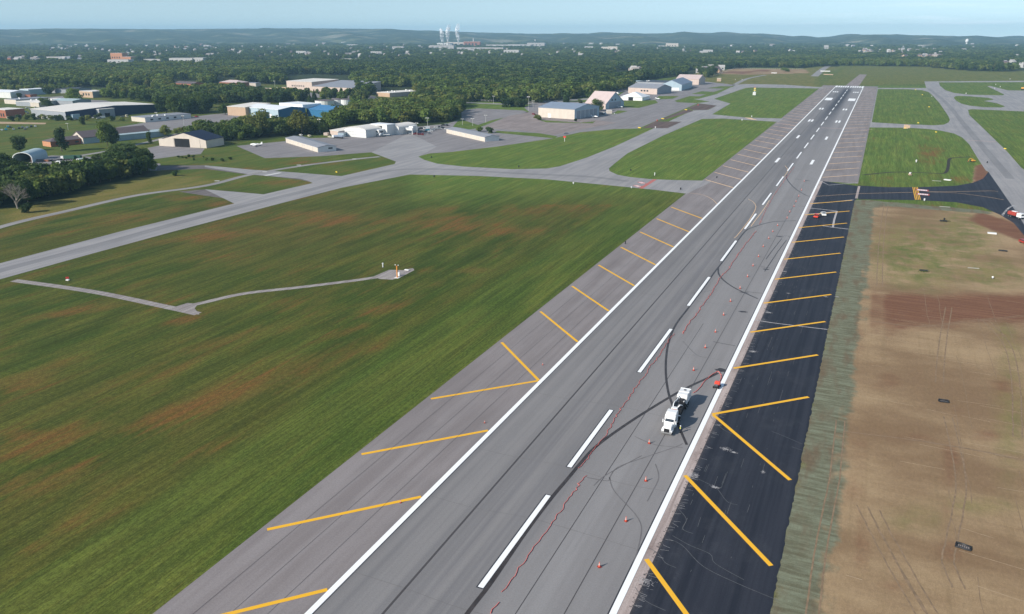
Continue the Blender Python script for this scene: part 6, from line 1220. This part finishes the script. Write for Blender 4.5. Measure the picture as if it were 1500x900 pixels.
for px,py in [(470+i_*7.3,139.8+ (i_%3)*1.6) for i_ in range(8)]+[(430+i_*6,136.8) for i_ in range(8)]: c_=['grey','white','black','silver','red'][k%5]; car(px,py,80,'sedan',c_,CC[c_],'%s car in the lot in front of the school wing'%c_,'cars in the school lot'); k+=1
# buses
bp=None
for i_,(px,py) in enumerate([(366+5.4*i_,132.6+.25*(i_%4)) for i_ in range(9)]+[(371+5.2*i_,135.6-.3*(i_%2)) for i_ in range(8)]+[(408+4.6*i_,131.8-.2*i_) for i_ in range(5)]):
    x,y=G(px,py)
    if bp is None:
        o=empty('school_bus',(0,0,0)); myb=mat('bus_yellow',(.78,.50,.22),.5,.1,1.); MB().prism([(-5.5,.5),(-5.5,1.4),(-4.2,1.6),(-4.1,3.0),(5.4,3.1),(5.5,.5)],-1.2,1.2,'x',myb).build('body',o,.08); MB().box(-1.22,1.22,-3.9,5,1.8,2.5,M_glass).build('side_windows',o)
        MB().box(-1.1,1.1,-4,5.2,3.1,3.16,M_trim).build('roof_panel',o)
        for s_ in (-1,1):
            for yy in (-4.2,3.4): wheel(o,s_*1.05,yy,.5,.35)
        bp=o
    else: o=copy_tree(bp)
    o.location=(x,y,0); o.rotation_euler=(0,0,R(rng.choice([70,-10,75]))); o.scale=(1.15,)*3; tag(o,'orange-yellow school bus parked in the bus yard left of the school block','bus','school buses in the bus yard')
# lorries and trailers in the left yard
def lorry(px,py,rot,m,label,cat='lorry',name='lorry',l=7,tank=False):
    x,y=G(px,py); o=empty(name,(x,y,0),R(rot),label=label,cat=cat); MB().box(-1.2,1.2,-3.2,-1.2,.7,2.8,mw if m is not M_rust else M_rust).build('cab',o,.08); MB().box(-1.05,1.05,-3.25,-3.2,1.8,2.5,M_glass).build('windscreen',o); MB().box(-1.1,1.1,-1.1,l,.7,1.0,M_blackm).build('frame',o)
    (MB().cyl((0,2.0),1.05,-1,l,'y',m,14) if tank else MB().box(-1.25,1.25,-1,l,1.0,3.1,m)).build('load',o,.04)
    for s_ in (-1,1):
        for yy in (-2.2,l-2.6,l-1.3): wheel(o,s_*1.05,yy,.5,.35)
def flat(px,py,rot,label,l=12):
    x,y=G(px,py); o=empty('flatbed_trailer',(x,y,0),R(rot),label=label,cat='trailer'); MB().box(-1.3,1.3,-l/2,l/2,1.1,1.35,mg).build('deck',o); MB().box(-.5,.5,-l/2,l/2,.8,1.1,M_blackm).build('frame',o)
    for s_ in (-1,1):
        for yy in (l/2-1.2,l/2-2.5): wheel(o,s_*1.05,yy,.5,.4)
flat(60,236.5,-62,'grey flatbed trailer parked nearest the arched shelter',16); flat(76,235.5,-62,'grey flatbed trailer parked right of the first flatbed',14)
lorry(97,234.5,-70,mat('dark_green_paint',(.03,.09,.06),.5),'dark green lorry parked left in the yard above the tree row'); lorry(106,234,-70,MATS['dark_green_paint'],'dark green lorry parked second in the yard above the tree row'); lorry(96,243,100,mw,'white van-bodied lorry partly hidden by the dark tree row'); lorry(78,250,10,mw,'white lorry with its rear to the dark tree row in the yard'); lorry(120,238.5,-75,MATS['pale_green_roofing'],'pale green box lorry at the right of the yard'); lorry(50,248,60,mat('pale_yellow_paint',(.7,.62,.3),.5),'pale yellow tank truck peeking over the tree row',tank=True)
lorry(492,203,-80,R_bgrey,'blue-grey fuel lorry in front of the pinkish lean-to',tank=True); lorry(22,256,40,mw,'white truck hidden among the dark trees at far left')
slab(69,236.8,3.4,2.2,1.2,M_rust,'rust-coloured skip between the shelter and the first flatbed',20,'skip','skip'); slab(478.5,198.6,4,4,2.4,W_pink,'small pink hut at the left end of the office row',10,'hut','hut')
# barrier lights along the milled strip
for px,py,lb in [(937,188,'yellow barrier at the lower left end of the milled strip'),(971,174.6,'yellow barrier at the middle of the milled strip'),(1005,161.5,'yellow barrier at the upper part of the milled strip')]: slab(px,py,4,1.0,.7,M_ysign,lb,-35,'barrier','barrier')
for px,py,lb in [(1022.5,155,'red marker post at the top of the milled strip'),(962.5,178,'red marker post at the middle of the milled strip'),(960,188.4,'white marker post at the bottom of the milled strip'),(1077,117.6,'white light at the far road fork, left one'),(1087,117.6,'white light at the far road fork, right one'),(1457,130.5,'white light beside the short far spur, lower one'),(1458.5,124.6,'white light beside the short far spur, upper one'),(1465,128,'white light right of the short far spur'),(1479.5,116.5,'white post on the far right grass'),(1087,177,'white post by the far crossing road'),(1101,172,'orange post by the far yellow hold marks'),(1342,238,'pale post in the middle of the trench island'),(1415,138,'white post on the second far island')]: marker(px,py,1.3,M_rsign if lb.startswith('red') else M_trim,lb,.35)
for px,py,lb in [(388,252.3,'small white slab on the perimeter road right of the fork'),(318,265.6,'small white slab on the perimeter road left of the fork'),(438,242.4,'small white slab on the perimeter road below the west hangar'),(519,233.4,'small white slab on the perimeter road near the apron corner')]: slab(px,py,3,1.2,.1,M_trim,lb,20,'concrete_slab','slab')
# fence of the far perimeter road: posts, one thing with parts
def fence(a,b,n,h_,label):
    A=Vector((*G(*a),0)); B=Vector((*G(*b),0)); o=empty('fence',A,label=label,cat='fence'); d=B-A
    for k in range(n): MB().box(d.x*k/(n-1)-.12,d.x*k/(n-1)+.12,d.y*k/(n-1)-.12,d.y*k/(n-1)+.12,0,h_,M_pole).build('post',o)
    for z in (h_*.55,h_*.95): MB().tube([(0,0,z),(d.x,d.y,z)],.07,M_pole,5).build('rail',o)
fence((1045,112),(1075,101.5),16,2.4,'wire fence curving up the left side of the far bare soil'); fence((1075,101.2),(1176,102),34,2.4,'long wire fence along the back of the far bare soil'); fence((640,146),(780,151),30,2.,'wire fence along the road before the long wood')
